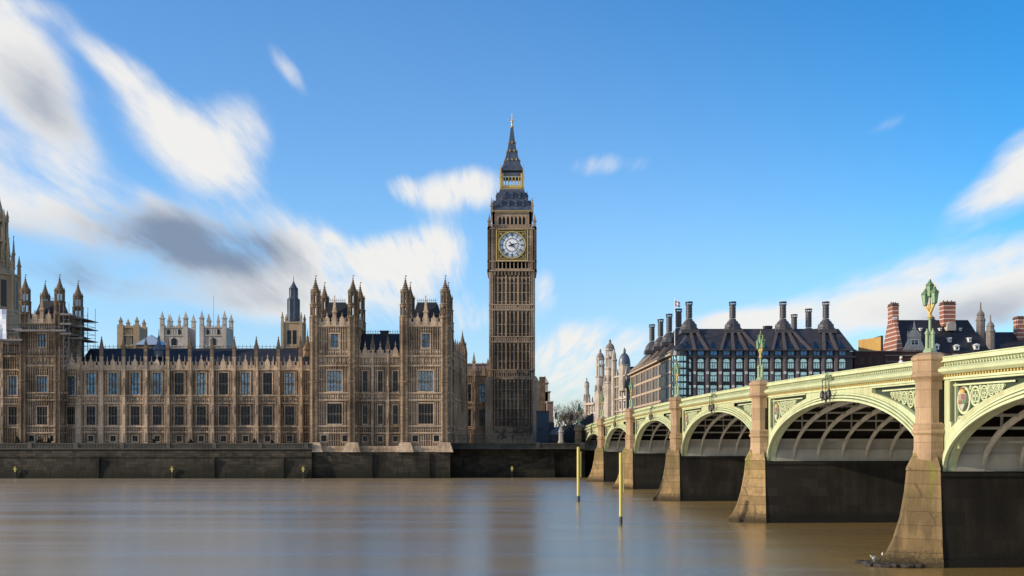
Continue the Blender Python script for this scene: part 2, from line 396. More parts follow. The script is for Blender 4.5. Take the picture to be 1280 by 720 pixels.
# -------------------------------------------------------------- mesh maker
class MB:
    def __init__(s):
        s.v = []; s.f = []; s.mi = []; s.M = None
    def _a(s, pts, faces, m=0):
        b = len(s.v)
        if s.M is not None:
            pts = [tuple(s.M @ Vector(p)) for p in pts]
        s.v += pts
        s.f += [tuple(b + i for i in f) for f in faces]
        s.mi += [m] * len(faces)
    def box(s, x0, x1, y0, y1, z0, z1, m=0):
        if x0 > x1: x0, x1 = x1, x0
        if y0 > y1: y0, y1 = y1, y0
        p = [(x0, y0, z0), (x1, y0, z0), (x1, y1, z0), (x0, y1, z0), (x0, y0, z1), (x1, y0, z1), (x1, y1, z1), (x0, y1, z1)]
        s._a(p, [(0, 3, 2, 1), (4, 5, 6, 7), (0, 1, 5, 4), (1, 2, 6, 5), (2, 3, 7, 6), (3, 0, 4, 7)], m)
    def frus(s, cx, cy, z0, z1, hx0, hy0, hx1, hy1, m=0, dx=0, dy=0):
        p = [(cx - hx0, cy - hy0, z0), (cx + hx0, cy - hy0, z0), (cx + hx0, cy + hy0, z0), (cx - hx0, cy + hy0, z0),
             (cx + dx - hx1, cy + dy - hy1, z1), (cx + dx + hx1, cy + dy - hy1, z1), (cx + dx + hx1, cy + dy + hy1, z1), (cx + dx - hx1, cy + dy + hy1, z1)]
        s._a(p, [(0, 3, 2, 1), (4, 5, 6, 7), (0, 1, 5, 4), (1, 2, 6, 5), (2, 3, 7, 6), (3, 0, 4, 7)], m)
    def quad(s, a, b, c, d, m=0):
        s._a([a, b, c, d], [(0, 1, 2, 3)], m)
    def poly(s, pts, m=0):
        s._a(list(pts), [tuple(range(len(pts)))], m)
    def prism(s, pts, y0, y1, m=0):       # pts (x, z), counter-clockwise seen from -y
        n = len(pts)
        p = [(x, y0, z) for x, z in pts] + [(x, y1, z) for x, z in pts]
        f = [tuple(range(n)), tuple(range(2 * n - 1, n - 1, -1))]
        f += [(i, i + n, (i + 1) % n + n, (i + 1) % n) for i in range(n)]
        s._a(p, f, m)
    def lathe(s, cx, cy, prof, n=8, rot=None, m=0, sx=1, sy=1, ms=None):
        rot = PI / n if rot is None else rot
        p = []
        for r, z in prof:
            for i in range(n):
                a = rot + 2 * PI * i / n
                p.append((cx + r * math.cos(a) * sx, cy + r * math.sin(a) * sy, z))
        for k in range(len(prof) - 1):
            f = [(k * n + i, k * n + (i + 1) % n, (k + 1) * n + (i + 1) % n, (k + 1) * n + i) for i in range(n)]
            if k == 0:
                base = len(s.v)
                s._a(p, f, ms[k] if ms else m)
            else:
                s.f += [tuple(base + q for q in g) for g in f]; s.mi += [ms[k] if ms else m] * n
        if prof[-1][0] > 1e-4:
            s.f.append(tuple(base + (len(prof) - 1) * n + i for i in range(n))); s.mi.append(m)
        if prof[0][0] > 1e-4:
            s.f.append(tuple(base + i for i in range(n - 1, -1, -1))); s.mi.append(m)
    def bar(s, a, b, w, h=None, m=0, w2=None, up=(0, 0, 1)):
        a = Vector(a); b = Vector(b); h = h or w; w2 = w if w2 is None else w2
        d = (b - a)
        if d.length < 1e-6: return
        d.normalize()
        upv = Vector(up)
        if abs(d.dot(upv)) > 0.98: upv = Vector((0, 1, 0)) if abs(d.y) < .9 else Vector((1, 0, 0))
        x = d.cross(upv).normalized(); y = x.cross(d).normalized()
        p = []
        for c, k in ((a, 1), (b, w2 / w)):
            for q, r in ((-1, -1), (1, -1), (1, 1), (-1, 1)):
                p.append(tuple(c + x * (q * w / 2 * k) + y * (r * h / 2 * k)))
        s._a(p, [(0, 1, 2, 3), (7, 6, 5, 4), (0, 4, 5, 1), (1, 5, 6, 2), (2, 6, 7, 3), (3, 7, 4, 0)], m)
    def tube(s, a, b, r, r2=None, n=8, m=0):
        a = Vector(a); b = Vector(b); r2 = r if r2 is None else r2
        d = (b - a).normalized()
        upv = Vector((0, 0, 1)) if abs(d.z) < .9 else Vector((1, 0, 0))
        x = d.cross(upv).normalized(); y = x.cross(d).normalized()
        p = []
        for c, q in ((a, r), (b, r2)):
            for i in range(n):
                t = 2 * PI * i / n
                p.append(tuple(c + x * (q * math.cos(t)) + y * (q * math.sin(t))))
        f = [(i, i + n, (i + 1) % n + n, (i + 1) % n) for i in range(n)] + [tuple(range(n)), tuple(range(2 * n - 1, n - 1, -1))]
        s._a(p, f, m)
    def ball(s, c, rx, ry=None, rz=None, n=8, k=5, m=0):
        ry = ry or rx; rz = rz or rx
        pr = [(max(1e-5, math.cos(-PI / 2 + PI * i / k)), c[2] + rz * math.sin(-PI / 2 + PI * i / k)) for i in range(k + 1)]
        s.lathe(c[0], c[1], pr, n, None, m, rx, ry)
    def ringxz(s, cx, cz, r0, r1, y0, y1, n=20, m=0, a0=0, a1=2 * PI):
        # flat ring facing -y
        for i in range(n):
            t0 = a0 + (a1 - a0) * i / n; t1 = a0 + (a1 - a0) * (i + 1) / n
            P = lambda r, t, y: (cx + r * math.cos(t), y, cz + r * math.sin(t))
            s._a([P(r0, t0, y0), P(r1, t0, y0), P(r1, t1, y0), P(r0, t1, y0), P(r0, t0, y1), P(r1, t0, y1), P(r1, t1, y1), P(r0, t1, y1)],
                 [(0, 1, 2, 3), (1, 5, 6, 2), (0, 3, 7, 4)] + ([(4, 7, 6, 5)]), m)
    def mesh(s, name, mats, smooth=False):
        me = bpy.data.meshes.new(name)
        me.from_pydata(s.v, [], s.f)
        if not isinstance(mats, (list, tuple)): mats = [mats]
        for q in mats:
            me.materials.append(M[q])
        if len(mats) > 1:
            me.polygons.foreach_set('material_index', s.mi)
        if smooth:
            me.polygons.foreach_set('use_smooth', [True] * len(me.polygons))
        bm = bmesh.new(); bm.from_mesh(me)
        bmesh.ops.recalc_face_normals(bm, faces=bm.faces)
        bm.to_mesh(me); bm.free()
        me.update()
        return me

def link(name, me, parent=None, loc=(0, 0, 0), rz=0.0):
    o = bpy.data.objects.new(name, me)
    col.objects.link(o)
    o.parent = parent
    o.location = loc
    o.rotation_euler = (0, 0, rz)
    return o
def part(name, mb, mats, parent, loc=(0, 0, 0), rz=0.0, smooth=False, label=None):
    o = link(name, mb.mesh(name, mats, smooth), parent, loc, rz)
    if label: o['label'] = label
    return o
def thing(name, label, cat, loc=(0, 0, 0), rz=0, group=None):
    o = link(name, None, None, loc, rz)
    o['label'] = label; o['category'] = cat
    if group: o['group'] = group
    return o
def tag(o, label, cat, group=None):
    o['label'] = label; o['category'] = cat
    if group: o['group'] = group
    return o
def kids(o):
    return [c for c in bpy.data.objects if c.parent == o]
def copy_thing(root, loc, rz=None, label=None):
    r = root.copy(); col.objects.link(r)
    r.location = loc
    if rz is not None: r.rotation_euler = (0, 0, rz)
    if label: r['label'] = label
    for ch in kids(root):
        c = ch.copy(); col.objects.link(c); c.parent = r
        for g in kids(ch):
            d = g.copy(); col.objects.link(d); d.parent = c
    return r
def xx(px, Y): return (px - 640) * Y / F
def zz(py, Y): return CH + (HZ - py) * Y / F
def structure(name, mb, mats):
    o = part(name, mb, mats, None)
    o['kind'] = 'structure'
    return o

# ================================================================== SETTING
LAND = 6.3
b = MB(); b.quad((-1500, -400, 0), (1500, -400, 0), (1500, 262, 0), (-1500, 262, 0))
structure('river_water', b, 'water')
b = MB(); b.quad((-3000, 241.2, LAND), (3000, 241.2, LAND), (3000, 6000, LAND), (-3000, 6000, LAND))
structure('ground', b, 'ground')

# terrace river wall below the palace
WY = 240.0
def river_wall(name, label, x0, x1, Y, cuts, slip=False, ztop=6.2):
    t = thing(name, label, 'river wall', ((x0 + x1) / 2, Y, 0))
    ox, oy = t.location.x, t.location.y
    t.location.z = -1
    b = MB()
    n = 40
    pr = [(-0.9, -1), (-0.75, 1.2), (-0.7, 1.25), (-0.35, 4.6), (-0.35, 4.75), (0.0, ztop), (2.0, ztop), (2.0, -1)]
    for i in range(len(pr) - 1):
        (ya, za), (yb, zb) = pr[i], pr[i + 1]
        b.quad((x0 - ox, ya, za + 1), (x1 - ox, ya, za + 1), (x1 - ox, yb, zb + 1), (x0 - ox, yb, zb + 1))
    for xe in (x0, x1):
        b.poly([(xe - ox, y, z + 1) for y, z in pr])
    r = random.Random(3)
    x = x0
    while x < x1:      # weed covered batter stones, rubbing timbers
        if r.random() < .22:
            b.box(x - ox, x - ox + .3, -1.0, -0.3, 0.4, 4.8 + r.random() * .8)
        x += 4.93
    b.box(x0 - ox, x1 - ox, -0.55, -0.1, 5.5, 5.75)
    if slip:
        for k in range(16):
            b.box(x0 - ox + 9 + k * .9, x0 - ox + 9.9 + k * .9, -2.0, -.95, 0, 1.4 + k * .3)
    part('retaining_wall', b, 'wall', t)
    p = MB()
    p.box(x0 - ox, x1 - ox, -0.35, 0.45, ztop + 1.002, ztop + 1.3)
    p.box(x0 - ox, x1 - ox, -0.1, 0.3, ztop + 1.3, ztop + 2.1)
    p.box(x0 - ox, x1 - ox, -0.25, 0.42, ztop + 2.1, ztop + 2.35)
    x = x0
    while x <= x1:
        p.box(x - ox - .45, x - ox + .45, -0.32, 0.5, ztop + 1.31, ztop + 2.5)
        x += 4.93 * 2
    x = x0
    while x < x1:
        p.box(x - ox, x - ox + .12, -0.16, -0.1, ztop + 1.32, ztop + 2.08)
        x += .62
    part('parapet', p, 'parapet_stone', t)
    return t
river_wall('river_wall', 'long dark weedy river wall with stone parapet below the palace', -330, xx(390, WY), WY, None)
river_wall('river_wall', 'short dark river wall with sloping stone steps right of the twin towered block', xx(560, 246), xx(731, 246), 246.0, None, True)

def yellow_mark(px, label):
    Y = 238.9
    if px > 560: Y = 243.6
    t = thing('tide_marker', label, 'marker', (xx(px, Y), Y, 0.5), 0, 'yellow markers on the river wall')
    a = MB(); a.box(-.13, .13, -.13, .13, -.6, .9); part('post', a, 'black', t)
    a = MB(); a.box(-.12, .12, -.16, .14, .9, 1.9); a.box(-.36, .36, -.2, .1, 1.4, 1.58); a.box(-.22, .22, -.22, .1, 1.9, 2.0)
    part('cross_head', a, 'yellow', t)
for px, lb in ((19, 'yellow cross marker at the far left end of the river wall'), (215, 'yellow cross marker on the river wall below the two pale church towers'),
               (379, 'yellow cross marker on the river wall just left of the twin towered block'), (640, 'yellow cross marker below the clock tower')):
    yellow_mark(px, lb)

# ============================================================ GOTHIC PIECES
_wcache = {}
def win_mesh(w_, h, nl, tr, arch=True, trim='stone_trim', gm='glass'):
    key = (round(w_, 2), round(h, 2), nl, tr, arch, trim, gm)
    if key in _wcache: return _wcache[key]
    f = MB()
    t = 0.07
    f.box(-w_ / 2 - .16, -w_ / 2 + .06, -.12, .34, -.05, h + .1)
    f.box(w_ / 2 - .06, w_ / 2 + .16, -.12, .34, -.05, h + .1)
    f.box(-w_ / 2 - .22, w_ / 2 + .22, -.2, .34, -.22, .05)
    f.box(-w_ / 2 - .22, w_ / 2 + .22, -.16, .3, h - .04, h + .18)
    lw = w_ / nl
    for i in range(1, nl):
        x = -w_ / 2 + i * lw
        f.box(x - t / 2 - .01, x + t / 2 + .01, .04, .3, .05, h - .04, 1)
    for q in range(1, tr + 1):
        z = h * q / (tr + 1)
        f.box(-w_ / 2 + .061, w_ / 2 - .061, .07, .29, z - .07, z + .07, 1)
    if arch:
        for i in range(nl):
            xc = -w_ / 2 + (i + .5) * lw
            for zt in [h - .04] + [h * q / (tr + 1) - .07 for q in range(1, tr + 1)]:
                hw = lw / 2 - .05
                f.prism([(xc - hw, zt - .45), (xc - hw * .55, zt - .16), (xc, zt - .001), (xc - hw, zt - .001)], .1, .26, 1)
                f.prism([(xc + hw, zt - .001), (xc, zt - .001), (xc + hw * .55, zt - .16), (xc + hw, zt - .45)], .1, .26, 1)
    g = MB(); g.quad((-w_ / 2, .3, 0), (w_ / 2, .3, 0), (w_ / 2, .3, h), (-w_ / 2, .3, h))
    r = (f.mesh('window', [trim, 'mullion']), g.mesh('pane', gm))
    _wcache[key] = r
    return r
def place(fr, x, y=0.0, z=0.0):
    (ox, oy, rz) = fr
    c, s = math.cos(rz), math.sin(rz)
    return (ox + x * c - y * s, oy + x * s + y * c, z)

def facade(root, fr, x0, x1, z0, z1, wins, strings=(), ribs=0.5, buts=(), mat='stone', trim='stone_trim', reveal=.45, depthbox=None, bands=()):
    """wins: list of (xc, w, za, zb, lights, transoms, glass). fr: (ox, oy, rz) in the frame of the thing"""
    g = MB()
    xs = sorted(set([x0, x1] + [q[0] - q[1] / 2 for q in wins] + [q[0] + q[1] / 2 for q in wins]))
    zs = sorted(set([z0, z1] + [q[2] for q in wins] + [q[3] for q in wins]))
    for i in range(len(xs) - 1):
        if xs[i + 1] - xs[i] < 1e-4: continue
        xm = (xs[i] + xs[i + 1]) / 2
        run = None
        cells = []
        for k in range(len(zs) - 1):
            zm = (zs[k] + zs[k + 1]) / 2
            hole = any(abs(xm - q[0]) < q[1] / 2 and q[2] < zm < q[3] for q in wins)
            if not hole:
                if run is None: run = [zs[k], zs[k + 1]]
                else: run[1] = zs[k + 1]
            else:
                if run: cells.append(run)
                run = None
        if run: cells.append(run)
        for a, c in cells:
            g.quad((xs[i], 0, a), (xs[i + 1], 0, a), (xs[i + 1], 0, c), (xs[i], 0, c))
    for q in wins:
        a, c = q[0] - q[1] / 2, q[0] + q[1] / 2
        g.quad((a, 0, q[2]), (a, reveal, q[2]), (a, reveal, q[3]), (a, 0, q[3]))
        g.quad((c, 0, q[2]), (c, 0, q[3]), (c, reveal, q[3]), (c, reveal, q[2]))
        g.quad((a, 0, q[2]), (c, 0, q[2]), (c, reveal, q[2]), (a, reveal, q[2]))
        g.quad((a, 0, q[3]), (a, reveal, q[3]), (c, reveal, q[3]), (c, 0, q[3]))
    nq = len(g.mi)
    # panelling ribs
    if ribs:
        n = max(1, int((x1 - x0) / ribs))
        zcut = sorted([z0] + [s_ for s_ in strings] + [z1])
        for i in range(1, n):
            x = x0 + (x1 - x0) * i / n
            for k in range(len(zcut) - 1):
                a, c = zcut[k] + .15, zcut[k + 1] - .15
                segs = [(a, c)]
                for q in wins:
                    if abs(x - q[0]) < q[1] / 2 + .3:
                        ns = []
                        for u, v in segs:
                            if q[3] + .25 <= u or q[2] - .3 >= v: ns.append((u, v))
                            else:
                                if q[2] - .3 - u > .3: ns.append((u, q[2] - .3))
                                if v - q[3] - .25 > .3: ns.append((q[3] + .25, v))
                        segs = ns
                for u, v in segs:
                    g.box(x - .06, x + .06, -.17, .02, u, v)
                    # small blind arch heads
                    d = (x1 - x0) / n
                    if v - u > .8:
                        g.box(x - d / 2, x + d / 2, -.12, .02, v - .16, v - .02)
                        g.box(x - d / 2, x + d / 2, -.10, .02, (u + v) / 2 - .06, (u + v) / 2 + .06)
    s_ = g; nf = len(g.mi)
    for z in strings:
        s_.box(x0 - .05, x1 + .05, -.42, .02, z - .1, z + .14)
        s_.box(x0 - .03, x1 + .03, -.26, .02, z - .24, z - .101)
    for (za, zb, step) in bands:       # carved panel bands: little quatrefoil frames and shields
        x = x0 + step / 2
        while x < x1:
            s_.box(x - step * .44, x + step * .44, -.1, .02, zb - .1, zb)
            s_.box(x - step * .44, x + step * .44, -.1, .02, za, za + .1)
            s_.box(x - step * .44, x - step * .36, -.1, .02, za + .101, zb - .101)
            s_.box(x + step * .36, x + step * .44, -.1, .02, za + .101, zb - .101)
            s_.frus(x, -.06, za + .25, (za + zb) / 2 + .1, .04, .08, .2, .08)
            s_.frus(x, -.06, (za + zb) / 2 + .1, zb - .2, .2, .08, .16, .06)
            x += step
    g.mi = [0] * nq + [1] * (len(g.mi) - nq)
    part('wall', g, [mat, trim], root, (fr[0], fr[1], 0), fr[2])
    for (xc, w_, a, c, nl, tr, gm) in wins:
        fm, gm_ = win_mesh(w_, c - a, nl, tr, c - a > 1.6, trim, gm)
        wo = link('window', fm, root, place(fr, xc, 0, a), fr[2])
        link('pane', gm_, wo)

def pinnacle_mb(g, x, y, z, h, r=.28, m=0):
    g.frus(x, y, z, z + h * .42, r, r, r * .92, r * .92, m)
    g.frus(x, y, z + h * .42, z + h * .47, r * 1.35, r * 1.35, r * 1.35, r * 1.35, m)
    g.frus(x, y, z + h * .47, z + h * .95, r * .95, r * .95, .04, .04, m)
    for k in range(3):
        zc = z + h * (.54 + .12 * k); q = r * (.95 - .27 * k) * .9
        g.frus(x, y, zc, zc + .12, q + .1, .05, q + .06, .05, m)
        g.frus(x, y, zc + .004, zc + .124, .05, q + .1, .05, q + .06, m)
    g.frus(x, y, z + h * .92, z + h * .955, .14, .14, .1, .1, m)
    g.frus(x, y, z + h * .95, z + h, .035, .035, .02, .02, m)

_bc = {}
def buttress(root, fr, x, z0, z1, hp, w_=.75, d=.85, steps=(), mat='stone_trim', r=.3, flat=False):
    key = (round(z0, 2), round(z1, 2), round(hp, 2), w_, d, tuple(steps), mat)
    if key not in _bc:
        g = MB()
        zs = [z0] + list(steps) + [z1]
        for k in range(len(zs) - 1):
            q = 1 - .13 * k
            g.box(-w_ / 2 * q, w_ / 2 * q, -d * q, .05, zs[k], zs[k + 1])
            g.box(-w_ / 2 * q - .09, w_ / 2 * q + .09, -d * q - .09, .06, zs[k + 1] - .3, zs[k + 1] - .12)
            # sunk panels on the face: two narrow side fillets
            for sx in (-1, 1):
                g.box(sx * (w_ / 2 * q - .04) - .05, sx * (w_ / 2 * q - .04) + .05, -d * q - .06, -d * q + .01, zs[k] + .4, zs[k + 1] - .5)
            # statue niche canopy
            if zs[k + 1] - zs[k] > 3:
                zc = zs[k] + (zs[k + 1] - zs[k]) * .62
                g.frus(0, -d * q - .05, zc, zc + .5, .2, .14, .04, .04)
                g.frus(0, -d * q - .05, zc - 1.5, zc - .25, .12, .1, .15, .1)
        p = MB()
        q = 1 - .13 * (len(zs) - 1)
        if hp > 0:
            pinnacle_mb(p, 0, -d * q / 2 - .05, z1, hp, r)
        _bc[key] = (g.mesh('buttress', mat), p.mesh('pinnacle', 'shadestone' if mat == 'stone_trim' else mat) if hp > 0 else None)
    a, c = _bc[key]
    o = link('buttress', a, root, place(fr, x), fr[2])
    if c: link('pinnacle', c, o)

def battlement(root, fr, x0, x1, z, h=1.3, bays=(), mat='stone_trim', gab=1.4):
    g = MB()
    g.box(x0, x1, -.22, .12, z, z + h * .55)
    g.box(x0, x1, -.34, .14, z - .18, z + .0)
    n = max(1, int(round((x1 - x0) / .95)))
    st = (x1 - x0) / n
    for i in range(n):
        x = x0 + (i + .5) * st
        g.box(x - st * .27, x + st * .27, -.2, .1, z + h * .55 + .001, z + h)
        g.box(x - st * .32, x + st * .32, -.26, .14, z + h, z + h + .1)
        g.box(x - .05, x + .05, -.27, -.2, z + .06, z + h * .5)
        g.box(x - st * .4, x + st * .4, -.26, -.2, z + h * .44, z + h * .5)
    for xc in bays:                      # central gablet with finial, two minor pinnacles
        g.prism([(xc - .62, z), (xc + .62, z), (xc + .55, z + h * .9), (xc, z + h + gab * .7), (xc - .55, z + h * .9)], -.32, .08)
        g.frus(xc, -.12, z + h + gab * .55, z + h + gab * 1.3, .1, .1, .03, .03)
        g.frus(xc, -.12, z + h + gab * .8, z + h + gab * .9, .2, .08, .2, .08)
        for s_ in (-1, 1):
            g.frus(xc + s_ * 1.25, -.1, z + h, z + h + gab * .95, .1, .1, .03, .03)
    part('parapet', g, mat, root, (fr[0], fr[1], 0), fr[2])

_tc = {}
def turret(root, x, y, z0, za, zb, zt, r=1.25, mat='stone', open_=True):
    """octagonal turret: solid shaft z0..za, two open lantern tiers za..zb, crocketed spirelet zb..zt"""
    key = (round(z0, 2), round(za, 2), round(zb, 2), round(zt, 2), r, mat)
    if key not in _tc:
        g = MB()
        g.lathe(0, 0, [(r, z0), (r, za)], 8)
        for i in range(8):
            a = PI / 8 + i * PI / 4
            g.lathe(r * math.cos(a), r * math.sin(a), [(.16, z0), (.16, za)], 4)
        for z in (z0 + (za - z0) * .5, za - .2):
            g.lathe(0, 0, [(r + .02, z - .15), (r + .22, z), (r + .22, z + .15), (r, z + .22)], 8)
        zm = (za + zb) / 2
        for (u, v, rr_) in ((za, zm, r * .97), (zm, zb, r * .86)):
            for i in range(8):
                a = PI / 8 + i * PI / 4
                g.lathe(rr_ * .9 * math.cos(a), rr_ * .9 * math.sin(a), [(.2, u), (.2, v)], 4)
                a2 = i * PI / 4
                g.lathe(rr_ * .83 * math.cos(a2), rr_ * .83 * math.sin(a2), [(.07, u), (.07, v)], 4)
            g.lathe(0, 0, [(rr_ * .96, v - .62), (rr_ * .96, v - .1), (rr_ + .16, v - .1), (rr_ + .16, v + .1), (rr_ * .86, v + .12)], 8)
            g.lathe(0, 0, [(rr_ * .96, u), (rr_ * .96, u + .3)], 8)
        for i in range(8):
            a = i * PI / 4
            g.frus(r * .86 * math.cos(a), r * .86 * math.sin(a), zb, zb + .75, .1, .1, .02, .02)
        s_ = MB()
        H = zt - zb
        prof = [(r * .84, zb), (r * .84, zb + H * .04), (r * .70, zb + H * .10), (r * .56, zb + H * .22), (r * .40, zb + H * .36), (r * .26, zb + H * .5), (r * .15, zb + H * .64), (.08, zb + H * .78)]
        s_.lathe(0, 0, prof, 8)
        for (rr_, z) in ((.74, .14), (.64, .26), (.5, .39), (.36, .52), (.27, .65)):
            s_.lathe(0, 0, [(.05, zb + H * z - .1), (rr_ * r, zb + H * z), (.08, zb + H * z + .16)], 8)
        s_.lathe(0, 0, [(.03, zb + H * .76), (.2, zb + H * .8), (.03, zb + H * .84)], 6)
        s_.tube((0, 0, zb + H * .78), (0, 0, zt), .045, .03, 5)
        s_.box(-.03, .3, -.02, .02, zb + H * .9, zb + H * .96)
        _tc[key] = (g.mesh('turret', mat), s_.mesh('spirelet', 'shadestone'))
    a, c = _tc[key]
    o = link('turret', a, root, (x, y, 0))
    link('spirelet', c, o)

def roof_part(root, x0, x1, y0, y1, ze, zr, hipx=2.0, flat=.0, cx=None, mat='slate', name='roof', crest=True, gx=.6):
    """hipped roof from eaves to a ridge, with iron cresting"""
    g = MB()
    ym = (y0 + y1) / 2
    fl = flat / 2
    P = [(x0, y0, ze), (x1, y0, ze), (x1, y1, ze), (x0, y1, ze), (x0 + hipx, ym - fl, zr), (x1 - hipx, ym - fl, zr), (x1 - hipx, ym + fl, zr), (x0 + hipx, ym + fl, zr)]
    if fl < 1e-3:
        g._a(P[:6], [(0, 1, 5, 4), (1, 2, 5), (2, 3, 4, 5), (3, 0, 4), (0, 3, 2, 1)])
    else:
        g._a(P, [(0, 1, 5, 4), (1, 2, 6, 5), (2, 3, 7, 6), (3, 0, 4, 7), (4, 5, 6, 7), (0, 3, 2, 1)])
    ro = part(name, g, mat, root)
    if crest:
        c = MB()
        yy = ym - fl + .05
        c.box(x0 + hipx, x1 - hipx, yy - .03, yy + .03, zr + .02, zr + .12)
        c.box(x0 + hipx, x1 - hipx, yy - .03, yy + .03, zr + .5, zr + .56)
        x = x0 + hipx
        while x <= x1 - hipx:
            c.box(x - .035, x + .035, yy - .03, yy + .03, zr + .1, zr + .95)
            x += gx
        part('cresting', c, 'black', ro)
    return ro

# ============================================================== PALACE WING
WYf = 250.0
xa, xb = xx(100, WYf), xx(391, WYf)
root = thing('palace_wing', 'long gothic stone palace wing with tall windows, buttresses and slate roof behind the terrace', 'palace', ((xa + xb) / 2, WYf, LAND))
ox, oz = root.location.x, LAND
zl = lambda y: zz(y, WYf) - oz
pitch = 27.6 * WYf / F
bx = [xx(100.0 + 27.6 * i, WYf) - ox for i in range(11)]
wins = []
for i in range(11):
    xc = bx[i] + pitch / 2
    if xc > xb - ox - .6: continue
    gm = 'glass_blue' if i in (0, 1, 2, 3) else ('glass_mixed' if i in (5, 7, 9) else 'glass')
    wins.append((xc, 2.15, zl(493.3), zl(465.5), 3, 1, gm))
    wins.append((xc, 2.15, zl(531.5), zl(507.5), 3, 1, 'glass'))
    wins.append((xc, 1.3, zl(552), zl(544.5), 2, 0, 'glass'))
fr = (0, 0, 0)
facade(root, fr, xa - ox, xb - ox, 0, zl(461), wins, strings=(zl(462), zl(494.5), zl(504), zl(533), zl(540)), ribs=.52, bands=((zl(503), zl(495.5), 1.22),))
for x in bx:
    if x < xb - ox - .5:
        buttress(root, fr, x, 0, zl(446), zl(420) - zl(446), 1.12, 1.0, (zl(533), zl(494), zl(462)), r=.38)
battlement(root, fr, xa - ox, xb - ox, zl(461), 1.5, [x + pitch / 2 for x in bx[:-1]])
roof_part(root, xa - ox - 1, xb - ox + 1, 1.2, 13, zl(458), zz(436, 257) - oz, 0.5, gx=.9)
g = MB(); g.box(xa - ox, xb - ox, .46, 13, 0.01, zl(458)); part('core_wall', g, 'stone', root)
for px in (198.6, 384.5):                # lead-covered turret caps standing on the roof
    g = MB(); X = xx(px, 253) - ox
    g.lathe(X, 3, [(1.1, zl(445)), (1.1, zl(437)), (1.35, zl(436)), (.9, zl(432)), (.35, zl(426)), (.3, zl(420)), (.12, zl(418)), (.03, zl(409))], 8)
    part('roof_turret', g, 'lead' if px < 300 else 'stone', root)

# ============================================================ PAVILION TOWER
def tower_block(root, X0, X1, Y0, dep, zcor, zpar, base, rows, turrets, zroof, upwin, ox, oy, oz, side_right=True, r=1.2, zl=None, twin=None):
    w_ = X1 - X0
    fr = (X0 - ox, Y0 - oy, 0)
    xc = w_ / 2
    wins = [(xc, u[0], u[1], u[2], u[3], u[4], u[5]) for u in rows]
    wins += [(xc, 1.9, upwin[0], upwin[1], 3, 1, 'glass_blue')]
    for s_ in (-1, 1):
        wins.append((xc + s_ * 2.3, 1.3, zl(552), zl(544), 1, 0, 'glass'))
    strings = [zcor, zl(445), zl(457), zl(491), zl(500), zl(532.5), zl(541)]
    facade(root, fr, 0, w_, base, zcor, wins, strings=strings, ribs=.5, bands=((zl(456), zl(446.5), .8), (zl(499.5), zl(492), 1.0), (upwin[0] - 1.4, upwin[0] - .35, .7)))
    fr2 = (X1 - ox, Y0 - oy, R(90))
    sw = [(dep * (k + .5) / 3, 1.5, a, c, 2, 1, 'glass') for k in range(3) for (a, c) in ((zl(489), zl(463)), (zl(530), zl(504)), (upwin[0], upwin[1]))]
    facade(root, fr2, 0, dep, base, zcor, sw, strings=strings, ribs=.6)
    fr3 = (X0 - ox, Y0 + dep - oy, R(-90))
    facade(root, fr3, 0, dep, base, zcor, [], strings=strings, ribs=.6)
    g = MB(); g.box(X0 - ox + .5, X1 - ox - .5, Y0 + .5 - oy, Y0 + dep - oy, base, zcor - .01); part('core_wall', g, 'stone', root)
    battlement(root, fr, r, w_ - r, zcor, zpar - zcor, [w_ * .33, w_ * .67], gab=1.0)
    battlement(root, fr2, r, dep - r, zcor, zpar - zcor, [dep / 2], gab=1.0)
    battlement(root, fr3, r, dep - r, zcor, zpar - zcor, [dep / 2], gab=1.0)
    # corner shafts running down the walls and turrets above
    for (x, y, top) in ((X0 + .6, Y0 + .5, turrets[0]), (X1 - .9, Y0 + .5, turrets[0]), (X0 + .6, Y0 + dep - .5, turrets[1]), (X1 - .9, Y0 + dep - .5, turrets[1])):
        turret(root, x - ox, y - oy, base, zpar + .4, zpar + (top - zpar) * .60, top, r)
    # centre pinnacle
    g = MB(); pinnacle_mb(g, X0 + w_ / 2 - ox, Y0 - oy, zcor, zroof - zcor + 1.4, .42); part('pinnacle', g, 'stone_trim', root)
    roof_part(root, X0 - ox + 1.5, X1 - ox - 1.5, Y0 + 1.5 - oy, Y0 + dep - 1.5 - oy, zcor + .4, zroof, 1.4, dep * .45, gx=.45)

PY = 242.0
root = thing('twin_towered_block', 'gothic palace block with two pinnacled square towers standing on the river wall', 'palace', (xx(476, PY), PY, 3.0))
ox, oy, oz = root.location
zl = lambda y: zz(y, PY) - oz
TWR = lambda: [(3.3, zl(489.5), zl(463), 5, 1, 'glass_mixed'), (3.3, zl(530), zl(504), 5, 1, 'glass')]
for (p0, p1) in ((390.5, 446), (503, 561.5)):
    tower_block(root, xx(p0, PY), xx(p1, PY), PY, 12.5, zl(407.5), zl(398), zl(560), TWR(), (zl(343), zz(352, PY + 12) - oz), zl(376), (zl(435), zl(417)), ox, oy, oz, zl=zl)
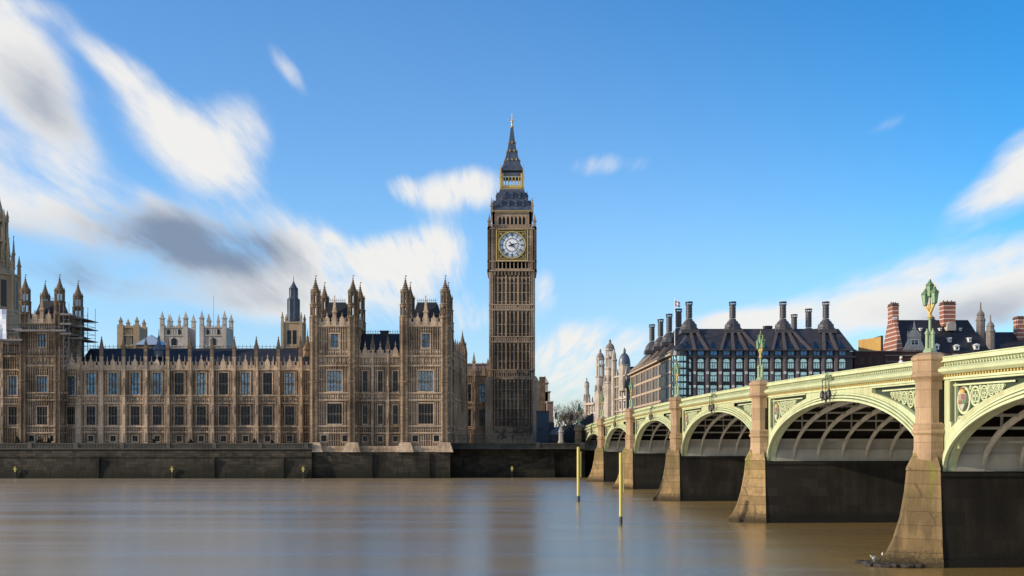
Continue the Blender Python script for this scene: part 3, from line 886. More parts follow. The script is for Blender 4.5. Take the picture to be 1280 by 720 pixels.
# link between the towers
X0, X1 = xx(446, PY), xx(503, PY)
fr = (X0 - ox, 1.4, 0); w_ = X1 - X0
wins = []
for k in range(3):
    xc = w_ * (k + .5) / 3
    wins += [(xc, 1.15, zl(489.5), zl(463), 2, 1, 'glass'), (xc, 1.15, zl(530), zl(506), 2, 1, 'glass'), (xc, 1.1, zl(552), zl(545), 1, 0, 'glass')]
facade(root, fr, 0, w_, zl(560), zl(444), wins, strings=(zl(445), zl(457), zl(491), zl(500), zl(532.5), zl(541)), ribs=.42, bands=((zl(456), zl(446.5), .8), (zl(499.5), zl(492), 1.0)))
for k in range(4):
    buttress(root, fr, w_ * k / 3, zl(560), zl(436), zl(417) - zl(436), .62, .7, (zl(541), zl(500), zl(457)), r=.26)
battlement(root, fr, 0, w_, zl(444), 1.1, [w_ * (k + .5) / 3 for k in range(3)], gab=1.6)
roof_part(root, X0 - ox - 2, X1 - ox + 2, 2.4, 12, zl(440), zz(417.5, PY + 7) - oz, 0.2, gx=.55)
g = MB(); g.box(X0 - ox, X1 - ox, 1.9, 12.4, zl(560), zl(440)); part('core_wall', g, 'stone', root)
g = MB(); X = xx(480.5, PY + 7) - ox; g.box(X - .85, X + .85, 6.5, 8, zl(430), zl(410)); g.box(X - 1, X + 1, 6.4, 8.1, zl(411), zl(409.5)); part('chimney', g, 'slate', root)
# plinth with splayed corner footings
g = MB()
g.box(xx(390, PY) - ox, xx(562, PY) - ox, -.7, 3, zl(563), zl(557.5))
g.box(xx(389.5, PY) - ox, xx(562.4, PY) - ox, -.95, 3, zl(566), zl(563) - .002)
for px in (394, 441, 507, 556):
    g.frus(xx(px, PY) - ox, -.2, zl(565), zl(553), 1.9, 1.7, 1.2, 1.0)
part('plinth', g, 'stone_trim', root)
g = MB(); g.box(xx(388.6, PY) - ox, xx(563, PY) - ox, -1.4, 12, -4.0, zl(566) + .2); 
for k in range(3): g.box(xx(395 + k * 71, PY) - ox - .15, xx(395 + k * 71, PY) - ox + .15, -1.7, -1.3, -3, zl(566))
part('foundation_wall', g, 'wall', root)

# return wing along the side
dA = Vector((xx(563.2, 256), 256)); dB = Vector((xx(582, 285), 285))
L = (dB - dA).length; ang = math.atan2(dB.y - dA.y, dB.x - dA.x)
root = thing('palace_wing', 'side wing of the palace running back from the right hand tower toward the clock tower', 'palace', (dA.x, dA.y, LAND), ang)
oz = LAND
zl = lambda y: zz(y, 256) - oz
nb = 8; wins = []
for k in range(nb):
    xc = L * (k + .5) / nb
    wins += [(xc, 1.5, zl(495), zl(468), 3, 1, 'glass_mixed' if k % 3 else 'glass'), (xc, 1.5, zl(532), zl(510), 3, 1, 'glass'), (xc, 1.2, zl(551), zl(541), 1, 0, 'glass')]
facade(root, (0, 0, 0), 0, L, 0, zl(440), wins, strings=(zl(440), zl(461), zl(498), zl(507), zl(535)), ribs=.5, bands=((zl(460), zl(449), .9), (zl(506), zl(499), 1)))
for k in range(nb + 1):
    buttress(root, (0, 0, 0), L * k / nb, 0, zl(438), zl(420) - zl(438), .7, .6, (zl(535), zl(498), zl(461)), r=.24)
battlement(root, (0, 0, 0), 0, L, zl(440), 1.4, [L * (k + .5) / nb for k in range(nb)])
g = MB(); g.box(0.01, L, .5, 12, 0, zl(440)); part('core_wall', g, 'stone', root)
turret(root, L - 1.6, .6, 0, zl(432), zl(418), zz(415, 280) - oz + 1, 1.05)
roof_part(root, 0, L, 1.5, 11, zl(442), zl(432), .5, crest=False)

# recessed block beside the clock tower
RY = 290.0
X0, X1 = xx(578, RY), xx(613, RY)
root = thing('palace_wing', 'dark recessed palace block squeezed between the side wing and the clock tower', 'palace', (X0, RY, LAND))
zl = lambda y: zz(y, RY) - LAND
w_ = X1 - X0; xo = lambda p: xx(p, RY) - X0
facade(root, (0, 0, 0), 0, w_, 0, zl(468), [(xo(603.5), 2.0, zl(502), zl(480), 3, 1, 'glass_blue'), (xo(603.5), 2.0, zl(533), zl(512), 3, 1, 'glass'), (xo(587), .9, zl(533), zl(512), 1, 1, 'glass'), (xo(587), .9, zl(502), zl(480), 1, 1, 'glass')],
       strings=(zl(469), zl(504), zl(510), zl(536)), ribs=.5, bands=((zl(509.5), zl(504.5), .9),), mat='clockstone', trim='clockstone')
battlement(root, (0, 0, 0), 0, w_, zl(468), 1.6, [xo(603.5)], mat='clockstone')
for p in (592.5, 610): buttress(root, (0, 0, 0), xo(p), 0, zl(462), (zl(440) - zl(462)) if p < 600 else 3, .9, .9, (zl(536), zl(504)), mat='clockstone', r=.4)
g = MB(); g.box(0, w_, .5, 14, 0, zl(468.5)); part('core_wall', g, 'clockstone', root)

# building with pink tiled roof seen beyond
g = MB(); BY = 330
root = thing('tiled_building', 'pinkish tiled hall roof showing just left of the clock tower above the recessed block', 'building', (xx(598, BY), BY, LAND))
g.box(-7, 6, 0, 12, 0, zz(455.5, BY) - LAND); part('wall', g, 'pinktile', root)
g = MB(); g.box(-7.2, 6.2, -.3, 12.3, zz(455.5, BY) - LAND + .002, zz(454, BY) - LAND); part('roof_edge', g, 'palestone', root)

# ======================================================== SCAFFOLDED PAVILION
SY = 247.0
root = thing('scaffolded_tower', 'square palace tower with pinnacled turrets wrapped in scaffolding at its right corner', 'tower', (xx(55, SY), SY, LAND))
ox, oy, oz = root.location
zl = lambda y: zz(y, SY) - oz
tower_block(root, xx(27, SY), xx(78.5, SY), SY, 11.5, zl(404), zl(394), 0, [(2.4, zl(494), zl(470), 4, 1, 'glass_blue'), (2.4, zl(531), zl(508), 4, 1, 'glass'), (2.4, zl(458.3), zl(448), 4, 0, 'glass_blue')],
            (zl(342), zz(350, SY + 11) - oz), zl(374), (zl(434), zl(417)), ox, oy, oz, zl=zl)
X0 = xx(-30, SY + 2)
root2 = thing('palace_wing', 'short stretch of palace front at the far left edge beyond the scaffolded tower', 'palace', (X0, SY + 2, LAND))
zq = lambda y: zz(y, SY + 2) - oz
w_ = xx(27, SY + 2) - X0
wl = [(xx(p, SY + 2) - X0, 2.0, zq(a), zq(c), 3, 1, g_) for p in (16, -12) for (a, c, g_) in ((494, 470, 'glass_blue'), (531, 508, 'glass'))]
facade(root2, (0, 0, 0), 0, w_, 0, zq(428), wl, strings=(zq(429), zq(445), zq(462), zq(497), zq(505), zq(534)), ribs=.5, bands=((zq(504), zq(498), 1.0),))
battlement(root2, (0, 0, 0), 0, w_, zq(428), 1.4, [w_ / 2])
for p in (3, 27, -26): buttress(root2, (0, 0, 0), xx(p, SY + 2) - X0, 0, zq(425), 3.5, .95, .9, (zq(534), zq(497), zq(462)))
g = MB(); g.box(0, w_, .5, 12, 0, zq(430)); part('core_wall', g, 'stone', root2)
# stretch of front right of the tower, behind the scaffold
X0 = xx(79, SY + 2); w_ = xx(100, SY + 2) - X0
root3 = thing('palace_wing', 'single window bay of the palace front under the scaffold right of the tower', 'palace', (X0, SY + 2.2, LAND))
facade(root3, (0, 0, 0), 0, w_, 0, zq(458), [(w_ * .45, 1.9, zq(494), zq(470), 4, 1, 'glass_blue'), (w_ * .45, 1.9, zq(531), zq(508), 4, 1, 'glass')], strings=(zq(460), zq(497), zq(505), zq(534)), ribs=.5)
battlement(root3, (0, 0, 0), 0, w_, zq(458), 1.4, [w_ / 2])
g = MB(); g.box(0, w_, .5, 10, 0, zq(459)); part('core_wall', g, 'stone', root3)

def scaffold(name, label, x0, x1, y0, y1, z0, z1, lifts, boards_z, sheet=None, poles_up=2.5, steps=2.1):
    t = thing(name, label, 'scaffold', (x0, y0, LAND))
    g = MB(); n = max(1, int((x1 - x0) / steps)); rr_ = random.Random(5)
    for i in range(n + 1):
        x = (x1 - x0) * i / n
        for y in (0, y1 - y0):
            g.tube((x, y, z0 - LAND), (x, y, z1 - LAND + rr_.random() * poles_up), .055, n=5)
    z = z0
    while z < z1 + .1:
        for y in (0, y1 - y0):
            g.tube((0, y, z - LAND), (x1 - x0, y, z - LAND), .045, n=5)
            g.tube((0, y, z - LAND + 1.0), (x1 - x0, y, z - LAND + 1.0), .035, n=5)
        for i in range(n + 1):
            x = (x1 - x0) * i / n
            g.tube((x, -.3, z - LAND), (x, y1 - y0, z - LAND), .045, n=5)
        if rr_.random() < .8:
            g.tube((0, -.02, z - LAND), ((x1 - x0) * .5, -.02, z - LAND + lifts), .045, n=5)
        z += lifts
    part('poles', g, 'steel', t)
    g = MB()
    for zb in boards_z:
        g.box(-.6, x1 - x0 + .6, -.4, y1 - y0 + .3, zb - LAND, zb - LAND + .12)
        g.box(-.6, x1 - x0 + .6, -.42, -.36, zb - LAND + .12, zb - LAND + .4)
    part('boards', g, 'board', t)
    if sheet:
        g = MB(); a, c, u, v = sheet
        nx, nz = 8, 6
        for i in range(nx):
            for k in range(nz):
                P = lambda i_, k_: (a - x0 + (c - a) * i_ / nx, -.55 + .18 * math.sin(i_ * 1.9 + k_ * .7), u - LAND + (v - u) * k_ / nz)
                g.quad(P(i, k), P(i + 1, k), P(i + 1, k + 1), P(i, k + 1))
        part('sheeting', g, 'sheet', t, smooth=True)
    return t
zs_ = lambda y: zz(y, SY - 2)
scaffold('scaffold', 'steel pole scaffold with boarded lifts round the right corner of the tower', xx(79, SY - 2), xx(86, SY - 2), SY - 1.9, SY + 9, zs_(462), zs_(390), 2.0, [zs_(394), zs_(406), zs_(418)])
scaffold('scaffold', 'light open scaffold stepping down onto the wing roof', xx(88, SY), xx(98, SY), SY + 1.5, SY + 10, zs_(432), zs_(402), 1.7, [zs_(396), zs_(407), zs_(422)], poles_up=4.5, steps=1.0)
scaffold('scaffold', 'long boarded scaffold walkway across the face of the tower', xx(24, SY - 2), xx(80, SY - 2), SY - 2.2, SY - .9, zs_(414), zs_(410), 2.0, [zs_(414.5)], poles_up=.3)
scaffold('scaffold', 'scaffold hung with white plastic sheeting at the left edge of the palace', xx(-34, SY - 2), xx(25, SY - 2), SY - 2.0, SY, zs_(440), zs_(392), 2.0, [zs_(413), zs_(426)], (xx(-34, SY - 2), xx(9.5, SY - 2), zs_(424), zs_(387)))

# terrace shrubs
def shrub(px, wpx, hpx, label):
    Y = 244.5; X = xx(px, Y); rr_ = random.Random(int(px))
    g = MB(); W_ = wpx * Y / F / 2; H = hpx * Y / F + 1
    for i in range(420):
        a = rr_.random() * 2 * PI; q = rr_.random() ** .5; h = rr_.random()
        k = math.sin(PI * min(1, h * .8 + .15)) 
        c = Vector((W_ * q * math.cos(a) * k, .8 * q * math.sin(a), .4 + H * h * (1 - .45 * q * q)))
        d = Vector((rr_.uniform(-1, 1), rr_.uniform(-1, 1), rr_.uniform(-1, 1))).normalized() * .16
        e = d.cross(Vector((rr_.random(), rr_.random(), 1))).normalized() * .12
        g.quad(tuple(c - d), tuple(c + e), tuple(c + d), tuple(c - e))
    t = thing('shrub', label, 'shrub', (X, Y, LAND), 0, 'shrubs on the terrace')
    part('foliage', g, 'leaf', t)
    g = MB(); g.tube((0, 0, 0), (0, 0, H * .6), .08, .03, 6); part('stem', g, 'bark', t)
for px, wp, hp, lb in ((22, 9, 9, 'low dark shrub at the left end of the terrace'), (50, 14, 9, 'broad dark shrub on the terrace below the scaffolded tower'), (61, 8, 6, 'small shrub just right of the broadest terrace shrub'),
                       (192, 8, 5, 'small dark shrub on the terrace below the left church tower'), (238, 10, 5, 'flat dark shrub on the terrace between the church towers'),
                       (318, 9, 6, 'dark shrub on the terrace midway along the wing'), (340, 7, 5, 'rightmost small shrub on the terrace')):
    shrub(px, wp, hp, lb)

# ============================================================== CLOCK TOWER
CY = 288.0
root = thing('clock_tower', 'tall brown stone clock tower with white dial, gilded lantern and dark iron spire', 'clock tower', (0, CY + 6.1, LAND))
K = CY / F
zc = lambda y: zz(y, CY) - LAND
cx0 = xx(640, CY)
hw = 28.3 * K
def four(fn):
    for k in range(4):
        fn(k, Matrix.Rotation(k * PI / 2, 4, 'Z'))
g = MB(); tr = MB()
g.box(-hw + .6, hw - .6, -hw + .6, hw - .6, 0, zc(339))
bandsy = [(388, 380), (428, 420), (474, 461.5), (540, 533)]
def shaft(k, m4):
    g.M = m4; tr.M = m4
    # corner piers
    g.box(-hw, -hw + 1.15, -hw, -hw + 1.15, 0, zc(339), 1)
    for dxx in (.25, .85):
        tr.box(-hw + dxx - .07, -hw + dxx + .07, -hw - .1, -hw + .02, 0.1, zc(341))
        tr.box(hw - dxx - .07 , hw - dxx + .07, -hw - .1, -hw + .02, 0.1, zc(341))
    # main mullions between panels, recess behind
    n = 9
    for i in range(n + 1):
        x = -hw + 1.15 + (2 * hw - 2.3) * i / n
        wide = .2 if i % 3 == 0 else .11
        tr.box(x - wide, x + wide, -hw + (.0 if i % 3 == 0 else .1), -hw + .61, 0.1, zc(343))
    for (a, c) in bandsy:
        tr.box(-hw - .08, hw + .08, -hw - .14, -hw + .6, zc(a), zc(a) + .35)
        tr.box(-hw - .08, hw + .08, -hw - .14, -hw + .6, zc(c) - .3, zc(c))
        tr.box(-hw - .02, hw + .02, -hw + .06, -hw + .6, zc(a) + .36, zc(a) + .85)
        for i in range(19):
            x = -hw + .8 + (2 * hw - 1.6) * i / 18
            tr.box(x - .1, x + .1, -hw - .04, -hw + .6, zc(a) + .36, zc(c) - .31)
            tr.frus(x + .33, -hw + .1, zc(c) - .9, zc(c) - .31, .05, .1, .3, .1)
    zsp = [zc(533), zc(474), zc(428), zc(388), zc(343)]
    for j in range(4):
        for i in range(n):
            x = -hw + 1.15 + (2 * hw - 2.3) * (i + .5) / n
            zt = zsp[j + 1] if j < 3 else zc(346)
            if j < 3: zt = [zc(474), zc(428), zc(388)][j]
            tr.prism([(x - .42, zt - .9), (x - .2, zt - .3), (x, zt - .02), (x - .42, zt - .02)], -hw + .14, -hw + .61)
            tr.prism([(x + .42, zt - .02), (x, zt - .02), (x + .2, zt - .3), (x + .42, zt - .9)], -hw + .14, -hw + .61)
            z = zsp[j] + 2.2
            while z < zt - 1.5:
                tr.box(x - .42, x + .42, -hw + .2, -hw + .61, z, z + .16)
                z += 2.4
    # corbel table under clock stage
    for i in range(13):
        x = -hw + .5 + (2 * hw - 1) * i / 12
        tr.frus(x, -hw - .05, zc(343.5), zc(339), .12, .1, .3, .3)
four(shaft)
tr.M = None; g.M = None
# widened lower storeys
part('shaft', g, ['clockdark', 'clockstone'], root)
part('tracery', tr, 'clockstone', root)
# slit windows in the shaft
for (a, c) in ((379, 349), (419, 391), (460, 431), (504, 478)):
    for i in (1, 4, 7):
        x = -hw + 1.15 + (2 * hw - 2.3) * (i + .5) / 9
        q = MB(); q.box(x - .24, x + .24, -hw + .5, -hw + .595, zc(a) + .6, zc(c)); part('slit_window', q, 'glass', root)
hw2 = 30.4 * K
g = MB()
def stage(k, m4):
    g.M = m4
    g.box(-hw2 + .5, hw2 - .5, -hw2 + .5, 0, zc(339), zc(286))
    for i in (-1, 1):
        g.box(i * (hw2 - .75) - .75, i * (hw2 - .75) + .75, -hw2, -hw2 + 1.0, zc(339), zc(283))
        for j in range(4):
            g.box(i * (hw2 - .75) - .62 + j * .41 - .05, i * (hw2 - .75) - .62 + j * .41 + .05, -hw2 - .08, -hw2, zc(337), zc(285))
    for i in (-1, 1):
        a = 19.8 * K
        x0_, x1_ = sorted((i * a, i * (hw2 - 1.5)))
        g.box(x0_, x1_, -hw2 + .3, -hw2 + .6, zc(337), zc(286))
        for j in range(3):
            x = x0_ + (x1_ - x0_) * (j + .5) / 3
            g.box(x - .05, x + .05, -hw2 + .18, -hw2 + .3, zc(336), zc(287))
        for z in (336, 326, 316, 306, 296, 288):
            g.box(x0_, x1_, -hw2 + .14, -hw2 + .3, zc(z) - .12, zc(z) + .12)
    g.box(-hw2 - .15, hw2 + .15, -hw2 - .15, -hw2 + .4, zc(339), zc(337.6))
    g.box(-hw2 - .12, hw2 + .12, -hw2 - .12, -hw2 + .4, zc(327.2), zc(326.2))
    g.box(-hw2 + 1.5, hw2 - 1.5, -hw2 + .05, -hw2 + .5, zc(337.6), zc(335.6))
    for i in range(8):
        x = -3.5 + i
        g.box(x - .14, x + .14, -hw2 + .1, -hw2 + .5, zc(335.6), zc(327.2))
    g.box(-hw2 - .1, hw2 + .1, -hw2 - .1, -hw2 + .5, zc(286.5), zc(285))
four(stage); g.M = None
part('clock_stage', g, 'clockstone', root)
CY2 = 289.0
K = CY2 / F
zc = lambda y: zz(y, CY2) - LAND
g = MB()
def belfry(k, m4):
    g.M = m4
    h3 = 24.5 * K
    g.box(-h3, h3, -h3, -h3 + .6, zc(285), zc(281.5))
    g.box(-h3, h3, -h3, -h3 + .6, zc(270.5), zc(266))
    for i in range(8):
        x = -17.5 * K + 35 * K * i / 7
        g.box(x - .17, x + .17, -h3 - .05, -h3 + .6, zc(281.5), zc(270.5))
        if i < 7:
            xm = x + 2.5 * K
            g.prism([(xm - .36, zc(274)), (xm - .2, zc(271.6)), (xm, zc(270.6)), (xm - .36, zc(270.6))], -h3 + .05, -h3 + .5)
            g.prism([(xm + .36, zc(270.6)), (xm, zc(270.6)), (xm + .2, zc(271.6)), (xm + .36, zc(274))], -h3 + .05, -h3 + .5)
    for i in (-1, 1):
        x0_, x1_ = sorted((i * 17.7 * K, i * h3))
        g.box(x0_, x1_, -h3, -h3 + .6, zc(281.4), zc(270.6))
        g.box((x0_ + x1_) / 2 - .06, (x0_ + x1_) / 2 + .06, -h3 - .1, -h3, zc(284), zc(267))
    # balustrade above the dial stage
    for i in range(26):
        x = -hw2 + .3 + (2 * hw2 - .6) * i / 25
        g.box(x - .06, x + .06, -hw2 + .1, -hw2 + .25, zc(285), zc(282.3))
    g.box(-hw2, hw2, -hw2 + .05, -hw2 + .3, zc(282.4), zc(281.7))
    g.box(-h3 - .3, h3 + .3, -h3 - .3, -h3 + .6, zc(266), zc(264.6))
four(belfry); g.M = None
for sx in (-1, 1):
    for sy in (-1, 1):
        pinnacle_mb(g, sx * (hw2 - .45), sy * (hw2 - .45), zc(285), zc(268) - zc(285), .4)
        pinnacle_mb(g, sx * (25.5 * K), sy * (25.5 * K), zc(266), zc(247) - zc(266), .28)
part('belfry', g, 'clockstone', root)
g = MB(); g.box(-4.3, 4.3, -4.3, 4.3, zc(285), zc(266)); part('bell_chamber', g, 'black', root)
CY2 = 290.5
K = CY2 / F
zc = lambda y: zz(y, CY2) - LAND
# lower roof, lantern, spire
def sq(g, prof, m=0):
    g.lathe(0, 0, [(r * K * math.sqrt(2), zc(y)) for r, y in prof], 4, None, m)
g = MB(); sq(g, [(26, 265), (25.6, 262), (22.5, 257), (19.5, 250), (17, 243), (15.4, 237), (15.2, 235)]); part('lower_roof', g, 'iron_roof', root)
g = MB()
def dorm(k, m4):
    g.M = m4
    for (y, n, hwid) in ((259.5, 4, 23.6), (248.5, 3, 19.0)):
        for i in range(n):
            x = (i - (n - 1) / 2) * 9.2 * K
            z = zc(y)
            yy = -hwid * K
            g.box(x - .28, x + .28, yy - .25, yy + 1.2, z, z + 1.0)
            g.frus(x, yy + .4, z + 1.0, z + 2.0, .42, .75, .03, .3)
            g.box(x - .03, x + .03, yy - .1, yy - .04, z + 1.8, z + 2.6)
four(dorm); g.M = None
part('dormers', g, 'iron_roof', root)
g = MB(); sq(g, [(26.6, 266), (26.6, 265.2), (25.9, 264.9)]); sq(g, [(15.4, 236), (15.6, 235)]); part('gilded_eaves', g, 'gold', root)
CY2 = 291.6
K = CY2 / F
zc = lambda y: zz(y, CY2) - LAND
g = MB()
def lan(k, m4):
    g.M = m4
    h4 = 12.4 * K
    for i in range(7):
        x = -h4 + 2 * h4 * i / 6
        ww = .3 if i in (0, 6) else .13
        g.box(x - ww, x + ww, -h4 - .05, -h4 + .35, zc(235), zc(217), 0)
    g.box(-h4, h4, -h4 - .12, -h4 + .3, zc(235), zc(231.6), 0)
    g.box(-h4 - .1, h4 + .1, -h4 - .15, -h4 + .35, zc(219.8), zc(216), 1)
    for i in range(6):
        x = -h4 + 2 * h4 * (i + .5) / 6
        g.prism([(x - .4, zc(223)), (x - .2, zc(220.9)), (x, zc(219.9)), (x - .4, zc(219.9))], -h4, -h4 + .3)
        g.prism([(x + .4, zc(219.9)), (x, zc(219.9)), (x + .2, zc(220.9)), (x + .4, zc(223))], -h4, -h4 + .3)
four(lan); g.M = None
for sx in (-1, 1):
    for sy in (-1, 1):
        pinnacle_mb(g, sx * 14.2 * K, sy * 14.2 * K, zc(235), zc(204) - zc(235), .2)
part('lantern', g, ['gold', 'iron_roof'], root)
CY2 = 294.0
K = CY2 / F
zc = lambda y: zz(y, CY2) - LAND
g = MB(); sq(g, [(13.4, 216), (13.4, 213.5), (12.6, 212), (10.4, 207), (7.9, 198), (5.7, 189), (3.9, 179), (2.7, 169), (1.7, 160)])
sp = part('spire', g, 'iron_roof', root)
for k in range(4):
    for (y, n, h_) in ((203, 3, 9.4), (191, 2, 6.3), (180, 1, 4.2)):
        for i in range(n):
            g = MB(); g.M = Matrix.Rotation(k * PI / 2, 4, 'Z')
            x = (i - (n - 1) / 2) * 5.4 * K
            g.box(x - .14, x + .14, -h_ * K - .22, -h_ * K + .3, zc(y), zc(y) + .5)
            part('spire_dormer', g, 'gold', sp)
g = MB()
g.lathe(0, 0, [(.35, zc(160)), (.55, zc(158.5)), (.2, zc(157)), (.12, zc(151))], 8)
g.ball((0, 0, zc(152)), .35)
g.tube((0, 0, zc(152)), (0, 0, zc(141)), .09, .05, 6)
g.box(-.75, .75, -.07, .07, zc(150.2), zc(149.6)); g.box(-.45, .45, -.06, .06, zc(146.6), zc(146))
for s_ in (-1, 1): g.ball((s_ * .8, 0, zc(150)), .17, n=6, k=4)
part('finial', g, 'gold', root)
CY2 = CY + .4
K = CY2 / F
zc = lambda y: zz(y, CY2) - LAND
# dials on the faces
def dial(k):
    Rd = 15.9 * K
    fy = -hw2 + .42
    fr_ = MB()
    zcen = zc(306.5)
    a = 19.2 * K
    fr_.box(-a - .12, a + .12, fy - .10, fy + .2, zcen - a - .1, zcen + a + .1, 1)
    for s_ in (-1, 1):
        fr_.box(s_ * a - .13, s_ * a + .13, fy - .34, fy, zcen - a - .2, zcen + a + .2, 0)
        fr_.box(s_ * (a - .55) - .07, s_ * (a - .55) + .07, fy - .24, fy, zcen - a + .21, zcen + a - .21, 0)
        fr_.box(-a + .2, a - .2, fy - .33, fy, zcen + s_ * a - .13, zcen + s_ * a + .13, 0)
        fr_.box(-a + .62, a - .62, fy - .23, fy, zcen + s_ * (a - .55) - .07, zcen + s_ * (a - .55) + .07, 0)
        for t_ in (-1, 1):
            fr_.ringxz(s_ * Rd * .87, zcen + t_ * Rd * .87, .16, .3, fy - .2, fy, 10)
    fr_.ringxz(0, zcen, Rd, Rd + .28, fy - .36, fy, 48, 0)
    o = part('dial_frame', fr_, ['gold', 'black'], root, rz=k * PI / 2)
    d = MB()
    def disc(r0, r1, y, m):
        n = 48
        for i in range(n):
            t0, t1 = 2 * PI * i / n, 2 * PI * (i + 1) / n
            d.quad((r0 * math.cos(t0), y, zcen + r0 * math.sin(t0)), (r1 * math.cos(t0), y, zcen + r1 * math.sin(t0)), (r1 * math.cos(t1), y, zcen + r1 * math.sin(t1)), (r0 * math.cos(t1), y, zcen + r0 * math.sin(t1)), m)
    y = fy - .12
    disc(0.01, Rd * .46, y, 0); disc(Rd * .46, Rd * .5, y, 2); disc(Rd * .5, Rd * .7, y, 0); disc(Rd * .7, Rd * .73, y, 2); disc(Rd * .73, Rd * .97, y, 1); disc(Rd * .97, Rd, y, 2)
    for i in range(12):
        t_ = PI / 2 - 2 * PI * i / 12
        c, s_ = math.cos(t_), math.sin(t_)
        d.bar((Rd * .5 * c, y - .03, zcen + Rd * .5 * s_), (Rd * .97 * c, y - .03, zcen + Rd * .97 * s_), .12, .05, 2, up=(0, 1, 0))
        t2 = t_ + PI / 12
        d.bar((Rd * .52 * math.cos(t2), y - .02, zcen + Rd * .52 * math.sin(t2)), (Rd * .58 * math.cos(t2), y - .02, zcen + Rd * .58 * math.sin(t2)), .3, .04, 2, up=(0, 1, 0))
    for i in range(60):
        t_ = 2 * PI * i / 60; c, s_ = math.cos(t_), math.sin(t_)
        d.bar((Rd * .92 * c, y - .02, zcen + Rd * .92 * s_), (Rd * .97 * c, y - .02, zcen + Rd * .97 * s_), .05, .03, 2, up=(0, 1, 0))
    dd = part('dial', d, ['opal', 'dialblue', 'black'], root, rz=k * PI / 2)
    # roman numerals, radial, built stroke by stroke
    nm = MB()
    rom = ['XII', 'I', 'II', 'III', 'IV', 'V', 'VI', 'VII', 'VIII', 'IX', 'X', 'XI']
    for i, s0 in enumerate(rom):
        t_ = PI / 2 - 2 * PI * i / 12
        er = Vector((math.cos(t_), 0, math.sin(t_))); et = Vector((er.z, 0, -er.x))
        cen = Vector((0, y - .06, zcen)) + er * Rd * .83
        wd = {'I': .16, 'V': .34, 'X': .34}
        tot = sum(wd[ch] for ch in s0); u = -tot / 2; hh = Rd * .075
        for ch in s0:
            m_ = u + wd[ch] / 2
            A = lambda du, dr: tuple(cen + et * (m_ + du) + er * dr)
            if ch == 'I': nm.bar(A(0, -hh), A(0, hh), .07, .04, up=(0, 1, 0))
            if ch == 'V': nm.bar(A(-.12, hh), A(0, -hh), .07, .04, up=(0, 1, 0)); nm.bar(A(.12, hh), A(0, -hh), .05, .04, up=(0, 1, 0))
            if ch == 'X': nm.bar(A(-.12, hh), A(.12, -hh), .07, .04, up=(0, 1, 0)); nm.bar(A(.12, hh), A(-.12, -hh), .05, .04, up=(0, 1, 0))
            u += wd[ch]
    link('numerals', nm.mesh('numerals', 'black'), dd)
    for nme, deg, ln, wd, tail in (('hour_hand', 71.5, Rd * .5, .34, .9), ('minute_hand', 138, Rd * .88, .24, 1.1)):
        h = MB(); t_ = PI / 2 - R(deg); c, s_ = math.cos(t_), math.sin(t_)
        yo = y - (.16 if nme[0] == 'h' else .24)
        h.bar((-tail * c, yo, zcen - tail * s_), (ln * c, yo, zcen + ln * s_), wd * 1.2, .06, w2=wd * .45, up=(0, 1, 0))
        h.ringxz(0, zcen, .02, .32, yo - .03, yo + .03, 12)
        link(nme, h.mesh(nme, 'black'), dd)
for k in range(4): dial(k)

CY2 = CY
K = CY2 / F
zc = lambda y: zz(y, CY2) - LAND
# dark cast lower annex of the tower: broad clasping base and railings
g = MB()
g.box(-30 * K, 30 * K, -hw - .75, hw, 0, zc(540)); g.box(-30.5 * K, 30.5 * K, -hw - .9, hw, zc(540), zc(538.5))
for i in range(2):
    s_ = -1 if i == 0 else 1
    g.box(s_ * 29.5 * K - .8, s_ * 29.5 * K + .8, -hw - .8, -hw + 1, 0, zc(476)); g.frus(s_ * 29.5 * K, -hw + .1, zc(476), zc(470), .8, .8, .1, .1)
part('base', g, 'clockstone', root)

M['shieldwhite'] = plain('shield_weathered_white', (0.44, 0.43, 0.34), 0.6, var=0.3)
M['shieldred'] = plain('shield_red', (0.26, 0.10, 0.07), 0.5, var=0.2)
M['shieldgreen'] = plain('shield_green', (0.10, 0.22, 0.10), 0.5, var=0.2)

# ================================================================== BRIDGE
# bridge frame: local x runs away along the river face, local y across to the far side
P0 = Vector((30.27 + 0.6 - 0.05714 * 70.6, 70.6))
BANG = math.atan2(1.0, -80 / 1400)
S = [-66.0, -33.5, 0.0, 38.3, 78.0, 115.3, 150.2, 181.0]    # abutment, five piers..., abutment
SPR = 5.9
PH = 1.45
def ztop(s): return 13.5 - 0.00014 * (s - 57.5) ** 2
BW = 26.0
bridge = thing('road_bridge', 'pale green iron arch bridge on granite piers crossing the river at the right', 'bridge', (P0.x, P0.y, 0), BANG)
# rotated frame: x forward, y to the LEFT; the bridge body lies to the right so across = -y; mirror helper
def A(o): return -o
Moff = Matrix.Scale(-1, 4, (0, 1, 0))
def BMB():
    g = MB(); g.M = Moff
    return g
def nsamp(L): return max(40, int(L * 2.2))
def loft(g, s0, s1, prof, m=0, n=None):
    """prof: closed (y, dz) below the parapet top; follows the camber"""
    n = n or max(2, int((s1 - s0) / 1.5))
    k = len(prof)
    pts = []
    for i in range(n + 1):
        s = s0 + (s1 - s0) * i / n
        pts += [(s, y, ztop(s) + dz) for y, dz in prof]
    f = []
    for i in range(n):
        for j in range(k):
            f.append((i * k + j, i * k + (j + 1) % k, (i + 1) * k + (j + 1) % k, (i + 1) * k + j))
    f += [tuple(range(k)), tuple(range(n * k + k - 1, n * k - 1, -1))]
    g._a(pts, f, m)
def R2(y0, y1, z0, z1): return [(y0, z0), (y1, z0), (y1, z1), (y0, z1)]

